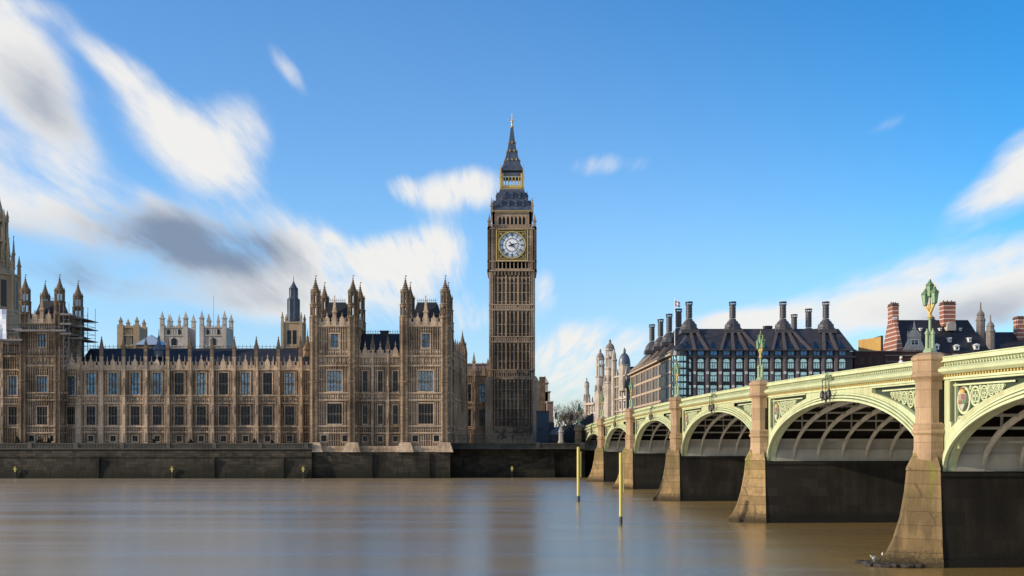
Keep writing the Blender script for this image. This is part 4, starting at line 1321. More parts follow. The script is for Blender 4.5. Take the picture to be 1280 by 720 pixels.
for ai in range(7):
    s0, s1 = S[ai] + PH - .55, S[ai + 1] - PH + .55
    if ai == 0: s0 = S[0]
    if ai == 6: s1 = S[7]
    e0, e1 = s0 + .05, s1 - .05
    c = (e0 + e1) / 2; a = (e1 - e0) / 2 - .35
    crown = ztop(c) - 2.3
    rise = crown - SPR
    def zi(s, da=0, dbv=0):
        q = 1 - ((s - c) / (a + da)) ** 2
        return SPR + (rise + dbv) * math.sqrt(q) if q > 0 else SPR
    def zo(s):
        q = 1 - ((s - c) / (a + 1.75)) ** 2
        return SPR + (rise + .85) * math.sqrt(q) if q > 0 else SPR
    n = nsamp(s1 - s0)
    # cosine-spaced sample stations so the steep haunches stay smooth
    ss = [c - a * math.cos(PI * i / n) for i in range(n + 1)]
    ss = [e0] + ss + [e1]
    pan = 1.55                # panel top below the parapet top
    marg = .95
    def panel_here(s):
        return (s > e0 + marg) and (s < e1 - marg) and (zo(s) < ztop(s) - pan - .30 - .0)
    g = BMB()
    near = ai in (2, 3, 4, 5, 6, 1, 0)
    side = 0
    ss2 = sorted(set(ss + [e0 + marg, e1 - marg] + [e0 + marg + .001, e1 - marg - .001]))
    Y0 = 0.0; YR = .30
    prevp = False
    for i in range(len(ss2) - 1):
        u, v = ss2[i], ss2[i + 1]
        mid = (u + v) / 2
        T0, T1 = ztop(u) - 1.25, ztop(v) - 1.25
        if abs(mid - c) > a: b0 = b1 = SPR
        else: b0, b1 = zi(u), zi(v)
        if panel_here(mid) and panel_here(u + 1e-4) and panel_here(v - 1e-4):
            o0, o1 = zo(u), zo(v); p0, p1 = ztop(u) - pan, ztop(v) - pan
            g.quad((u, Y0, b0), (v, Y0, b1), (v, Y0, o1), (u, Y0, o0))
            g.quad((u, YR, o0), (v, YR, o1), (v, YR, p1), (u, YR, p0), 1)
            g.quad((u, Y0, p0), (v, Y0, p1), (v, Y0, T1), (u, Y0, T0))
            g.quad((u, Y0, o0), (v, Y0, o1), (v, YR, o1), (u, YR, o0))
            g.quad((u, Y0, p0), (v, Y0, p1), (v, YR, p1), (u, YR, p0))
            if not prevp: g.quad((u, Y0, o0), (u, YR, o0), (u, YR, p0), (u, Y0, p0))
            prevp = True
            nxt = (v + ss2[min(i + 2, len(ss2) - 1)]) / 2
            if not panel_here(nxt): g.quad((v, Y0, o1), (v, YR, o1), (v, YR, p1), (v, Y0, p1))
        else:
            g.quad((u, Y0, b0), (v, Y0, b1), (v, Y0, T1), (u, Y0, T0)); prevp = False
        if abs(mid - c) < a:      # soffit of the face rib
            g.quad((u, Y0, b0), (v, Y0, b1), (v, .6, b1), (u, .6, b0))
    face = part('arch_face', g, ['plate', 'paint_dark'], bridge)
    # mouldings round the arch
    g = BMB()
    for (da0, da1, yo, mm) in ((-.02, .16, -.26, 0), (.26, .40, -.20, 0), (.50, .62, -.13, 0), (-.02, .64, -.045, 1)):
        for i in range(n):
            t0, t1 = PI - PI * i / n, PI - PI * (i + 1) / n
            P = lambda t, d, y: (c + (a + d) * math.cos(t), y, SPR + (rise + d * .95) * math.sin(t))
            g._a([P(t0, da0, 0.01), P(t0, da1, 0.01), P(t1, da1, 0.01), P(t1, da0, 0.01), P(t0, da0, yo), P(t0, da1, yo), P(t1, da1, yo), P(t1, da0, yo)],
                 [(4, 5, 6, 7), (0, 4, 7, 3), (1, 2, 6, 5)], mm)
    # frame fillets of the spandrel panels (vertical side + top + curve)
    for sgn in (0, 1):
        xe = e0 + marg if sgn == 0 else e1 - marg
        d = 1 if sgn == 0 else -1
        zt = ztop(xe) - pan
        for off, y in ((.0, -.10), (.22, .12)):
            x0_, x1_ = sorted((xe + d * off, xe + d * (off + .1)))
            g.box(x0_ - (.1 if off == 0 else 0) * (1 if d > 0 else -1), x1_, y, YR, zo(xe + d * .4) + .15, zt + (.08 if off == 0 else -.1))
        # long top fillet
        s_ = xe
        while panel_here(s_ + d * .5):
            u, v = sorted((s_, s_ + d * .5))
            P = lambda s, y, z: (s, y, ztop(s) - pan + z)
            g._a([P(u, -.09, 0), P(v, -.09, 0), P(v, -.09, .09), P(u, -.09, .09), P(u, .1, 0), P(v, .1, 0), P(v, .1, .09), P(u, .1, .09)], [(0, 1, 2, 3), (0, 4, 5, 1), (3, 2, 6, 7)], 0)
            P = lambda s, y, z: (s, y, ztop(s) - pan - .3 + z)
            if zo(s_ + d * .5) < ztop(s_) - pan - .5:
                g._a([P(u, .14, 0), P(v, .14, 0), P(v, .14, .1), P(u, .14, .1), P(u, YR, 0), P(v, YR, 0), P(v, YR, .1), P(u, YR, .1)], [(0, 1, 2, 3), (0, 4, 5, 1), (3, 2, 6, 7)], 0)
            s_ += d * .5
    part('moulding', g, ['paint', 'paint_mid'], face)
    # pierced tracery of rings in each spandrel
    for sgn in (0, 1):
        g = BMB()
        xe = e0 + marg + .42 if sgn == 0 else e1 - marg - .42
        d = 1 if sgn == 0 else -1
        x = xe; cnt = 0; first = None
        while cnt < 6:
            zt = ztop(x) - pan - .36
            r_ = None
            q = .95
            while q > .14:
                xc_ = x + d * q; zc_ = zt - q
                ok = all(zo(xc_ + q * 1.08 * math.cos(th)) < zc_ + q * 1.08 * math.sin(th) for th in [PI * (-1) + k * PI / 8 for k in range(9)])
                if ok: r_ = q; break
                q -= .03
            if not r_: break
            g.ringxz(xc_, zc_, r_ * .80, r_ * .98, .17, YR - .01, 22)
            if cnt: 
                for th in (PI / 4, 3 * PI / 4, -PI / 4, -3 * PI / 4):
                    g.ringxz(xc_ + r_ * .36 * math.cos(th), zc_ + r_ * .36 * math.sin(th), r_ * .26, r_ * .38, .18, YR - .012, 10)
            else:
                first = (xc_, zc_, r_)
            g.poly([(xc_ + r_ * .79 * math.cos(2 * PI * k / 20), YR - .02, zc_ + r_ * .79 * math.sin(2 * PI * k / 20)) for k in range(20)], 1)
            # small eyelets between the rings
            g.ringxz(xc_ + d * r_ * 1.02, zt - .12, .05, .13, .16, YR - .01, 8)
            x += d * 2 * r_; cnt += 1
        if first:
            xc_, zc_, r_ = first
            q = .42
            g.ringxz(xe + d * q * 1.0, zc_ - r_ - q * 1.05, q * .72, q * .95, .16, YR - .01, 14)
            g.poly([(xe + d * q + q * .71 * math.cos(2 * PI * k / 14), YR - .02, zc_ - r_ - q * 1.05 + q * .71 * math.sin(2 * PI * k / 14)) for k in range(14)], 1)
            g.bar((xe + d * .18, .25, zc_ - r_ - q * 2), (xe + d * .1, .25, zc_ - r_ - q * 2 - 1.2), .1, .12)
        part('spandrel_tracery', g, ['paint', 'paint_dark'], face)
        if first and sgn == 1:
            xc_, zc_, r_ = first
            h = BMB(); yy = .06
            w_ = r_ * .5; 
            def sh(x0_, x1_, z0_, z1_, y, m): h.box(xc_ + x0_ * w_, xc_ + x1_ * w_, y, y + .12, zc_ + z0_ * w_, zc_ + z1_ * w_, m)
            h.prism([(xc_ - w_, zc_ + w_), (xc_ - w_, zc_ - w_ * .4), (xc_, zc_ - w_ * 1.5), (xc_ + w_, zc_ - w_ * .4), (xc_ + w_, zc_ + w_)], yy, .3, 0)
            sh(-.9, -.06, .1, .9, .02, 1); sh(.06, .9, -.5, .02, .02, 1); sh(.06, .9, .12, .9, .02, 0); sh(-.9, -.06, -.5, .02, .02, 2)
            for k in range(3): sh(.1, .86, .2 + k * .24, .3 + k * .24, .0, 1)
            sh(-.6, .6, 1.0, 1.5, .04, 3); sh(-.4, .4, 1.5, 1.8, .04, 1)
            o = part('shield', h, ['shieldwhite', 'shieldred', 'shieldgreen', 'gold'], face)
    # cornice, dentils, parapet
    g = BMB()
    loft(g, s0, s1, R2(-.16, .5, -.26, 0.0)); loft(g, s0, s1, R2(-.22, -.161, -.07, -.02)); loft(g, s0, s1, R2(-.24, .5, -.34, -.262))
    loft(g, s0, s1, [(-.30, -.74), (-.34, -.70), (-.20, -.62), (.5, -.62), (.5, -.74)])
    loft(g, s0, s1, [(-.12, -1.12), (-.2, -1.1), (-.42, -.95), (-.46, -.82), (-.38, -.742), (.5, -.742), (.5, -1.12)])
    loft(g, s0, s1, R2(.03, .42, -.62, -.34), 1)
    loft(g, s0, s1, R2(-.10, .3, -1.42, -1.28), 0)
    loft(g, s0, s1, R2(-.02, .3, -1.28, -1.12), 2)
    st = .36
    k = int((s1 - s0) / st); st = (s1 - s0) / k
    for i in range(k):
        s_ = s0 + (i + .5) * st; z = ztop(s_)
        g.box(s_ - .05, s_ + .05, -.05, .035, z - .61, z - .35)
        # trefoil heads
        g.prism([(s_ - st / 2, z - .46), (s_ - .05, z - .36), (s_ - .05, z - .35), (s_ - st / 2, z - .35)], -.04, .032)
        g.prism([(s_ + .05, z - .35), (s_ + .05, z - .36), (s_ + st / 2, z - .46), (s_ + st / 2, z - .35)], -.04, .032)
        g.box(s_ + st / 2 - .035, s_ + st / 2 + .035, -.03, .034, z - .52, z - .44)
        g.box(s_ - .085, s_ + .085, -.09, -.021, z - 1.27, z - 1.13, 3)
        g.box(s_ + st / 2 - .03, s_ + st / 2 + .03, -.33, -.2, z - .80, z - .745)
    part('parapet', g, ['paint', 'paint_dark', 'black', 'gold'], bridge)
    g = BMB()
    loft(g, s0, s1, R2(BW - .5, BW + .16, -1.3, 0.0)); loft(g, s0, s1, R2(BW, BW + .3, -3.4, -1.3))
    part('parapet', g, 'paint', bridge, label='pale green parapet on the far side of the bridge')
    # ribs, cross members, deck plates
    nr = 11
    for r_ in range(1, nr + 1):
        y = BW * r_ / (nr)
        g = BMB()
        wd = .08
        m_ = 30
        for i in range(m_):
            t0, t1 = PI - PI * i / m_, PI - PI * (i + 1) / m_
            P = lambda t, d: (c + (a + d) * math.cos(t), SPR + (rise + d) * math.sin(t))
            (xa_, za_), (xb_, zb_) = P(t0, -.02), P(t1, -.02)
            (xc_, zc_), (xd_, zd_) = P(t0, .40), P(t1, .40)
            g._a([(xa_, y - wd, za_), (xb_, y - wd, zb_), (xd_, y - wd, zd_), (xc_, y - wd, zc_), (xa_, y + wd, za_), (xb_, y + wd, zb_), (xd_, y + wd, zd_), (xc_, y + wd, zc_)],
                 [(0, 1, 2, 3), (4, 7, 6, 5), (0, 4, 5, 1), (3, 2, 6, 7)])
        for i in range(1, 14, 3):          # uprights from rib to deck
            s_ = c + a * (i / 7 - 1)
            g.box(s_ - .06, s_ + .06, y - .06, y + .06, zi(s_) + .4, ztop(s_) - 1.35)
        part('rib', g, 'paint_grey', bridge)
    g = BMB()
    for i in range(1, 16):
        t_ = PI * i / 16
        x = c - (a + .25) * math.cos(t_); z = SPR + (rise + .25) * math.sin(t_)
        g.box(x - .05, x + .05, .6, BW, z - .08, z + .08)
    part('cross_member', g, 'paint_grey', bridge)
    g = BMB()
    k = int((s1 - s0) / 1.9)
    for i in range(k + 1):
        s_ = s0 + (s1 - s0) * i / k
        g.box(s_ - .1, s_ + .1, .6, BW - .4, ztop(s_) - 1.95, ztop(s_) - 1.4)
    part('deck_beam', g, 'black', bridge)
    # haunch plates at both piers
    for e, d in ((s0, 1), (s1, -1)):
        g = BMB()
        x0_, x1_ = sorted((e, e + d * .42))
        g.box(x0_, x1_, .62, BW, SPR + .002, SPR + 2.15)
        for r_ in range(0):
            y = .8 + (BW - 1) * r_ / (nr * 2)
            xx0, xx1 = sorted((e + d * .421, e + d * .5))
            g.box(xx0, xx1, y - .05, y + .05, SPR + .1, SPR + 2.1)
        xx0, xx1 = sorted((e + d * .421, e + d * .49))
        g.box(xx0, xx1, .7, BW, SPR + 1.02, SPR + 1.10)
        part('haunch_plate', g, 'paint_grey', bridge)
    # navigation lanterns hung at the crown
    if ai > 0:
        g = BMB(); z = ztop(c)
        for k2, (du, dzv) in enumerate(((-.75, -1.95), (0, -2.15), (.8, -2.0))):
            g.tube((c + du, -.62, z - .55), (c + du, -.62, z + dzv + .5), .035, n=6, m=0)
            g.lathe(c + du, -.62, [(.03, z + dzv + .62), (.10, z + dzv + .55), (.19, z + dzv + .38), (.19, z + dzv + .05), (.12, z + dzv), (.05, z + dzv - .25)], 8, m=0)
        g.tube((c - .85, -.6, z - .55), (c + .9, -.6, z - .55), .04, m=0)
        g.tube((c - .25, -.3, z - .2), (c - .25, -.62, z - .55), .04, m=0); g.tube((c + .25, -.3, z - .2), (c + .25, -.62, z - .55), .04, m=0)
        for du in (-.2, .2, 0):
            g.ringxz(c + du * 1.3, z - .36 + (.12 if du == 0 else 0), .13, .2, -.55, -.47, 12, 1)
        part('navigation_light', g, ['black', 'lamppale'], bridge)
# deck: footways and carriageway
g = BMB(); loft(g, S[0] - 1, S[7] + 1, R2(.5, BW - .5, -1.4, -1.24), 0, 80)
part('deck', g, 'road', bridge)
g = BMB(); loft(g, S[0] - 1, S[7] + 1, R2(.505, 4.2, -1.238, -1.1), 0, 80); loft(g, S[0] - 1, S[7] + 1, R2(BW - 4.2, BW - .505, -1.238, -1.1), 0, 80)
part('footway', g, 'paving', bridge)

# piers
TY = 1.0     # turret centre stands this far in front of the river face
for pi in range(1, 7):
    s = S[pi]
    g = BMB()
    # shaft across the bridge, battered
    def pier_slab(z0, z1, h0, h1, m=0, ya=.04, yb=BW - .04):
        g._a([(s - h0, ya, z0), (s + h0, ya, z0), (s + h0, yb, z0), (s - h0, yb, z0), (s - h1, ya, z1), (s + h1, ya, z1), (s + h1, yb, z1), (s - h1, yb, z1)],
             [(0, 3, 2, 1), (4, 5, 6, 7), (0, 1, 5, 4), (1, 2, 6, 5), (2, 3, 7, 6), (3, 0, 4, 7)], m)
    pier_slab(-1.5, .45, 1.98, 1.90, 0, -.52, BW + .52); pier_slab(.45, SPR - .05, 1.80, 1.50, 0, -.52, BW + .52); pier_slab(SPR - .05, 11.0, .86, .86, 0, -.3, BW + .3)
    for z in (SPR - .3,):
        pier_slab(z, z + .22, 1.6, 1.6, 0, -.5, BW + .5)
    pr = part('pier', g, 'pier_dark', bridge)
    # pointed cutwater flaring to the river, front and back
    for sd in (1, -1):
        q = MB(); q.M = Moff
        yb = -.55 if sd == 1 else BW + .55
        prof = [(-1.5, 3.3, 1.98), (.35, 3.15, 1.98), (.75, 2.75, 1.86), (1.6, 2.3, 1.8), (3.0, 1.85, 1.7), (4.6, 1.55, 1.6), (SPR - .1, 1.42, 1.52), (SPR + .02, 1.38, 1.5), (SPR + .03, 1.46, 1.55), (SPR + .25, 1.4, 1.5), (7.0, .95, .9)]
        pts = []
        for (z, d, h) in prof:
            bl = .30                     # slightly blunted nose
            pts += [(s - h, yb + (.05 if sd == 1 else -.05), z), (s - bl * .6, yb - sd * d, z), (s + bl * .6, yb - sd * d, z), (s + h, yb + (.05 if sd == 1 else -.05), z)]
        f = []
        for i in range(len(prof) - 1):
            for j in range(3):
                f.append((i * 4 + j, i * 4 + j + 1, i * 4 + 5 + j, i * 4 + 4 + j))
        f.append(tuple(range((len(prof) - 1) * 4, len(prof) * 4)))
        q._a(pts, f)
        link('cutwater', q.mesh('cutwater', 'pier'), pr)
        # octagonal granite turret
        q = MB(); q.M = Moff
        yt = -.45 if sd == 1 else BW + .45
        T_ = ztop(s)
        rr = .92
        q.lathe(s, yt, [(rr * 1.16, 6.3), (rr * 1.16, 7.1), (rr * 1.10, 7.3), (rr * 1.10, 8.15), (rr * 1.16, 8.2), (rr * 1.26, 8.3), (rr * 1.26, 8.45), (rr * 1.12, 8.52), (rr * 1.18, 8.7), (rr * 1.2, 8.8), (rr * 1.02, 8.92), (rr, 9.0),
                        (rr, T_ - 1.55), (rr * 1.1, T_ - 1.4), (rr * 1.32, T_ - 1.22), (rr * 1.32, T_ - 1.1), (rr * 1.2, T_ - 1.0), (rr * 1.18, T_ - .25), (rr * 1.28, T_ - .15), (rr * 1.28, T_ + .0), (rr * 1.1, T_ + .16), (rr * .75, T_ + .3)], 8)
        link('turret', q.mesh('turret', 'granite'), pr)
def abutment(label, s, wide):
    pass
# far abutment and the ramp beyond it
t = thing('bridge_abutment', 'dark masonry abutment and ramp at the far end of the bridge', 'abutment', (P0.x, P0.y, 0), BANG)
g = BMB()
g.box(S[7] - .1, S[7] + 6, -.6, BW + .6, -1, 11.0)
g.box(S[7] + 6, S[7] + 120, 0, BW, 0, 10.4)
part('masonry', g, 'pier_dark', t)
g = BMB()
for k in range(24):
    u, v = S[7] + 6 + k * 4.7, S[7] + 6 + (k + 1) * 4.7 - .15
    g.box(u, v, -.25, .2, 10.4, 11.9)
    g.box(u, v, -.32, .27, 11.9, 12.05)
part('parapet', g, 'paint_dark', t)
g = BMB()
g.lathe(S[7] + 2, -1.2, [(1.2, 0), (1.2, 5.9), (1.05, 6.1), (1.05, 8.2), (1.25, 8.4), (1.02, 8.8), (1.0, 10.1), (1.3, 10.4), (1.2, 11.2), (1.3, 11.4), (.8, 11.7)], 8)
part('turret', g, 'granite', t)
t = thing('bridge_abutment', 'near abutment of the bridge out of sight at the right', 'abutment', (P0.x, P0.y, 0), BANG)
g = BMB(); g.box(S[0] - 12, S[0] + .1, -.6, BW + .6, -1, 11.0); part('masonry', g, 'pier_dark', t)

def bworld(s, off, z):
    c_, s_ = math.cos(BANG), math.sin(BANG)
    return (P0.x + s * c_ + off * s_, P0.y + s * s_ - off * c_, z)

# lamp standards on the turrets
def lamp_meshes():
    base = MB()
    base.lathe(0, 0, [(.42, 0), (.42, .12), (.36, .2), (.30, .3)], 8)
    for i in range(3):
        a = PI / 2 + i * 2 * PI / 3
        x, y = .2 * math.cos(a), .2 * math.sin(a)
        base.lathe(x, y, [(.13, .15), (.11, .35), (.10, 1.15), (.15, 1.22), (.13, 1.3), (.05, 1.45), (.03, 1.55)], 8)
    stem = MB()
    stem.lathe(0, 0, [(.16, .2), (.12, 1.3), (.14, 1.4), (.085, 1.5), (.08, 2.1), (.13, 2.15), (.13, 2.2)], 10)
    leaf = MB()
    leaf.lathe(0, 0, [(.13, 2.2), (.20, 2.26), (.16, 2.34), (.09, 2.45), (.10, 2.6)], 8)
    for s_ in (-1, 1):
        pts = [(0, 2.42), (s_ * .14, 2.62), (s_ * .36, 2.86), (s_ * .52, 3.02), (s_ * .56, 3.14)]
        for i in range(len(pts) - 1):
            leaf.bar((pts[i][0], 0, pts[i][1]), (pts[i + 1][0], 0, pts[i + 1][1]), .13 - .02 * i, .11)
        leaf.bar((s_ * .02, 0, 2.6), (s_ * .3, 0, 3.2), .11, .06, w2=.05)
        leaf.bar((0, s_ * .02, 2.5), (0, s_ * .24, 2.95), .14, .06, w2=.04)
        leaf.ball((s_ * .22, 0, 2.95), .1, .06, .13, 6, 4)
    leaf.bar((0, 0, 2.5), (0, 0, 3.5), .14, .12, w2=.08)
    def lantern(x, z):
        fr_, gl, ti = MB(), MB(), MB()
        gl.lathe(x, 0, [(.18, z + .06), (.235, z + .62)], 6)
        for i in range(6):
            a = PI / 6 + i * PI / 3
            fr_.bar((x + .155 * math.cos(a), .155 * math.sin(a), z + .04), (x + .245 * math.cos(a), .245 * math.sin(a), z + .64), .03)
        fr_.lathe(x, 0, [(.03, z - .12), (.08, z - .06), (.165, z), (.165, z + .06)], 6)
        fr_.lathe(x, 0, [(.26, z + .62), (.29, z + .66), (.27, z + .70), (.16, z + .84), (.09, z + .93), (.10, z + .97), (.05, z + 1.02)], 6)
        for i in range(6):
            a = PI / 6 + i * PI / 3
            ti.ball((x + .27 * math.cos(a), .27 * math.sin(a), z + .73), .035, n=5, k=3)
        ti.lathe(x, 0, [(.05, z + 1.02), (.06, z + 1.06), (.02, z + 1.1), (.015, z + 1.26)], 6)
        return fr_.mesh('lantern', 'lampgreen'), gl.mesh('glazing', 'lampglass'), ti.mesh('finial', 'gold')
    return base.mesh('column_cluster', 'lamppale'), stem.mesh('stem', 'lamppale'), leaf.mesh('gilded_leaf', 'gold'), lantern(-.56, 3.1), lantern(.56, 3.1), lantern(0, 3.6)

M['gullgrey'] = plain('gull_grey', (0.42, 0.44, 0.48), 0.6, var=0.1)
M['skin'] = plain('skin', (0.5, 0.3, 0.22), 0.6, var=0.1)
M['lilac'] = plain('lilac_coat', (0.60, 0.52, 0.68), 0.8, var=0.1)
M['palehair'] = plain('pale_hair', (0.72, 0.62, 0.56), 0.7, var=0.1)
M['darkcloth'] = plain('dark_cloth', (0.03, 0.03, 0.04), 0.9, var=0.1)
M['redcloth'] = plain('red_cloth', (0.3, 0.05, 0.05), 0.9, var=0.1)
M['bronze_dark2'] = plain('chimney_bronze', (0.06, 0.055, 0.06), 0.5, var=0.3, vs=1.5)
M['dusk_stone'] = masonry('sooty_stone', (0.26, 0.22, 0.19), (0.2, 0.17, 0.15), (0.09, 0.08, 0.07), 1, .5, .6)
M['sidebronze'] = plain('sunlit_roof_duct', (0.26, 0.20, 0.15), 0.6, var=0.3, vs=1)  # duct bronze with sunlight put into its colour, for the long slope
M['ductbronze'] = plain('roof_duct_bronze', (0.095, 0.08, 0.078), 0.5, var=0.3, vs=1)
M['flagpink'] = plain('faded_red_flag', (0.62, 0.28, 0.28), 0.7, var=0.1)
bm_, sm_, lm_, l1, l2, l3 = lamp_meshes()
lp = thing('street_lamp', 'green three-lantern lamp standing on the nearest bridge pier', 'street lamp', bworld(0, -.5, ztop(0) + .28), BANG + R(6), 'lamps on the bridge piers')
link('column_cluster', bm_, lp); link('stem', sm_, lp); link('gilded_leaf', lm_, lp)
for (a_, b_, c_) in (l1, l2, l3):
    q = link('lantern', a_, lp); link('glazing', b_, q); link('finial', c_, q)
for s_, lb in ((S[1], 'green three-lantern lamp on the pier beside the camera, outside the view'), (S[3], 'green three-lantern lamp on the second bridge pier from the right, before the dark office roof'),
               (S[4], 'green three-lantern lamp on the third bridge pier, by the corner of the dark office block'), (S[5], 'green three-lantern lamp on the fourth bridge pier, before the sandstone office side'),
               (S[6], 'small green three-lantern lamp on the fifth bridge pier, before the pale turreted building')):
    if s_ == S[1]: continue
    copy_thing(lp, bworld(s_, -.5, ztop(s_) + .28), BANG + R(6), lb)
copy_thing(lp, bworld(S[7] + 2, -1.2, 11.7), BANG + R(6), 'farthest green three-lantern lamp, at the far end of the bridge')

# ----------------------------------------------------------- yellow piles
def pile(px, ybase, ytop, r, label):
    Y = F * CH / (ybase - HZ)
    t = thing('mooring_pile', label, 'mooring pile', (xx(px, Y), Y, -1), 0, 'yellow piles in the river')
    h = zz(ytop, Y) + 1
    g = MB(); g.tube((0, 0, 0), (0, 0, h), r, n=14); g.lathe(0, 0, [(r * 1.12, h), (r * 1.12, h + .05), (r * .3, h + .12)], 12)
    part('post', g, 'yellow', t, smooth=False)
    g = MB(); g.tube((r * 1.5, -.05, h * .52), (r * 1.5, -.05, h - .5), r * .45, n=8); g.box(r * .5, r * 1.6, -.12, .05, h - .9, h - .6); g.box(r * .5, r * 1.6, -.12, .05, h * .55, h * .55 + .12)
    part('guide_rail', g, 'yellow', t)
    g = MB(); g.lathe(0, 0, [(r * 1.04, .4), (r * 1.04, 1.6), (r * 1.01, 1.75)], 14)
    part('tide_band', g, 'rubble', t)
pile(723, 627, 559.5, .20, 'left and farther of two tall yellow poles standing in the river')
pile(776, 655.5, 567, .155, 'right and nearer of two tall yellow poles standing in the river')

# rubble footing at nearest cutwater, gulls on it
g = MB(); r_ = random.Random(11)
for i in range(200):
    u = r_.random(); s_ = -1.9 + 3.9 * r_.random(); off = -2.6 - 2.6 * u + r_.random() * .5
    if abs(s_) > 2.1 - .9 * (u): continue
    x, y, _ = bworld(s_, off + .3, 0)
    q = .09 + .16 * r_.random()
    g.ball((x, y, .05 + .08 * (1 - u)), q * (1 + r_.random()), q, q * .7, 6, 4)
o = part('rubble_mound', g, 'rubble', None)
o['label'] = 'dark wet stones heaped at the foot of the nearest bridge pier'; o['category'] = 'rubble'; o['kind'] = 'stuff'
def gull(x, y, z, rz, label, k=1.0):
    t = thing('gull', label, 'gull', (x, y, z), rz, 'gulls at the foot of the nearest pier')
    g = MB()
    prof = [(.001, -.24), (.05, -.2), (.095, -.1), (.115, .0), (.10, .1), (.06, .17), (.045, .22), (.055, .27), (.05, .32), (.001, .36)]
    n = 10; pts = []
    for i, (rr_, u) in enumerate(prof):
        lift = 0 if u < .1 else (u - .1) * .65
        for j in range(n):
            a = 2 * PI * j / n
            pts.append((u * .85 * k, rr_ * .8 * math.cos(a) * k, (.24 + lift + rr_ * math.sin(a)) * k))
    g._a(pts, [(i * n + j, i * n + (j + 1) % n, (i + 1) * n + (j + 1) % n, (i + 1) * n + j) for i in range(len(prof) - 1) for j in range(n)])
    part('body', g, 'white', t, smooth=True)
    g = MB()
    for s_ in (-1, 1):
        g._a([(.12 * k, s_ * .07 * k, .31 * k), (-.05 * k, s_ * .11 * k, .30 * k), (-.30 * k, s_ * .03 * k, .27 * k), (-.1 * k, s_ * .105 * k, .2 * k), (.05 * k, s_ * .1 * k, .2 * k)], [(0, 1, 2, 3, 4)])
    part('wing', g, 'gullgrey', t)
    g = MB(); g.bar((.29 * k, 0, .42 * k), (.38 * k, 0, .40 * k), .03 * k, .025 * k, w2=.008); part('beak', g, 'yellow', t)
    g = MB()
    for s_ in (-1, 1):
        g.bar((0, s_ * .04 * k, 0), (0, s_ * .04 * k, .17 * k), .014, .014); g.bar((0, s_ * .04 * k, .005), (.07 * k, s_ * .04 * k, .005), .04, .01)
    part('leg', g, 'yellow', t)
gx, gy, _ = bworld(-.2, -4.9, 0)
Yg = 70.3
gull(xx(1092.5, Yg), Yg, .22, R(200), 'white gull standing on wet stones left of the nearest pier')
gull(xx(1103.5, 70.9), 70.9, .42, R(250), 'smaller gull perched higher against the foot of the nearest pier', .85)

# ------------------------------------------------------------- pedestrians
def person(x, y, z, rz, label, coat, hair, trous, bag=False, k=1.0):
    t = thing('person', label, 'person', (x, y, z), rz, 'people walking on the bridge')
    me = bpy.data.meshes.new('body')
    V = [(0, 0, .95), (0, 0, 1.15), (0, .01, 1.38), (0, 0, 1.50), (0, .02, 1.58), (0, .03, 1.68), (0, .02, 1.75),
         (-.09, 0, .90), (-.10, .05, .50), (-.10, -.06, .09), (-.10, .10, .04), (.09, 0, .90), (.10, -.02, .50), (.10, -.22, .12), (.10, -.10, .05),
         (-.18, .0, 1.40), (-.24, -.03, 1.12), (-.23, .09, .88), (-.22, .12, .80), (.18, 0, 1.40), (.24, .02, 1.12), (.25, -.04, .87), (.25, -.03, .79)]
    E = [(0, 1), (1, 2), (2, 3), (3, 4), (4, 5), (5, 6), (0, 7), (7, 8), (8, 9), (9, 10), (0, 11), (11, 12), (12, 13), (13, 14), (2, 15), (15, 16), (16, 17), (17, 18), (2, 19), (19, 20), (20, 21), (21, 22)]
    Rr = [.15, .14, .16, .055, .085, .10, .07, .095, .065, .045, .04, .095, .065, .045, .04, .07, .05, .04, .035, .07, .05, .04, .035]
    me.from_pydata([(a * k, b_ * k, c_ * k) for a, b_, c_ in V], E, [])
    o = link('body', me, t)
    sk = o.modifiers.new('skin', 'SKIN')
    for i, q in enumerate(Rr):
        me.skin_vertices[0].data[i].radius = (q * k, q * k)
    me.skin_vertices[0].data[0].use_root = True
    sb = o.modifiers.new('sub', 'SUBSURF'); sb.levels = 1; sb.render_levels = 2
    me.materials.append(M['skin'])
    g = MB(); g.lathe(0, 0, [(.20, .62), (.19, .9), (.17, 1.1), (.21, 1.35), (.19, 1.45), (.07, 1.51)], 14, None, 0, k, .72 * k)
    for s_ in (-1, 1):
        g.tube((s_ * .17 * k, 0, 1.42), (s_ * .25 * k, 0, 1.12), .075 * k, .062 * k); g.tube((s_ * .25 * k, 0, 1.13), (s_ * .245 * k, .04, .88), .06 * k, .05 * k)
    part('coat', g, coat, t, smooth=True)
    g = MB()
    g.tube((-.09 * k, 0, .9), (-.10 * k, .05, .5), .11 * k, .08 * k); g.tube((-.10 * k, .05, .5), (-.10 * k, -.06, .08), .08 * k, .065 * k)
    g.tube((.09 * k, 0, .9), (.10 * k, -.02, .5), .11 * k, .08 * k); g.tube((.10 * k, -.02, .5), (.10 * k, -.22, .1), .08 * k, .065 * k)
    part('trousers', g, trous, t, smooth=True)
    g = MB(); g.ball((0, -.01, 1.70 * k), .105 * k, .115 * k, .11 * k, 10, 6); part('hair', g, hair, t, smooth=True)
for s_, off, co, ha, lb in ((9.6, 1.6, 'lilac', 'palehair', 'person in pale lilac coat walking on the bridge near the sunlit yellow brick block'), (8.2, 2.0, 'gullgrey', 'darkcloth', 'person in grey coat just right of the one in lilac on the bridge')):
    x, y, z = bworld(s_, off, ztop(s_) - 1.1)
    person(x, y, z, BANG, lb, co, ha, 'darkcloth')

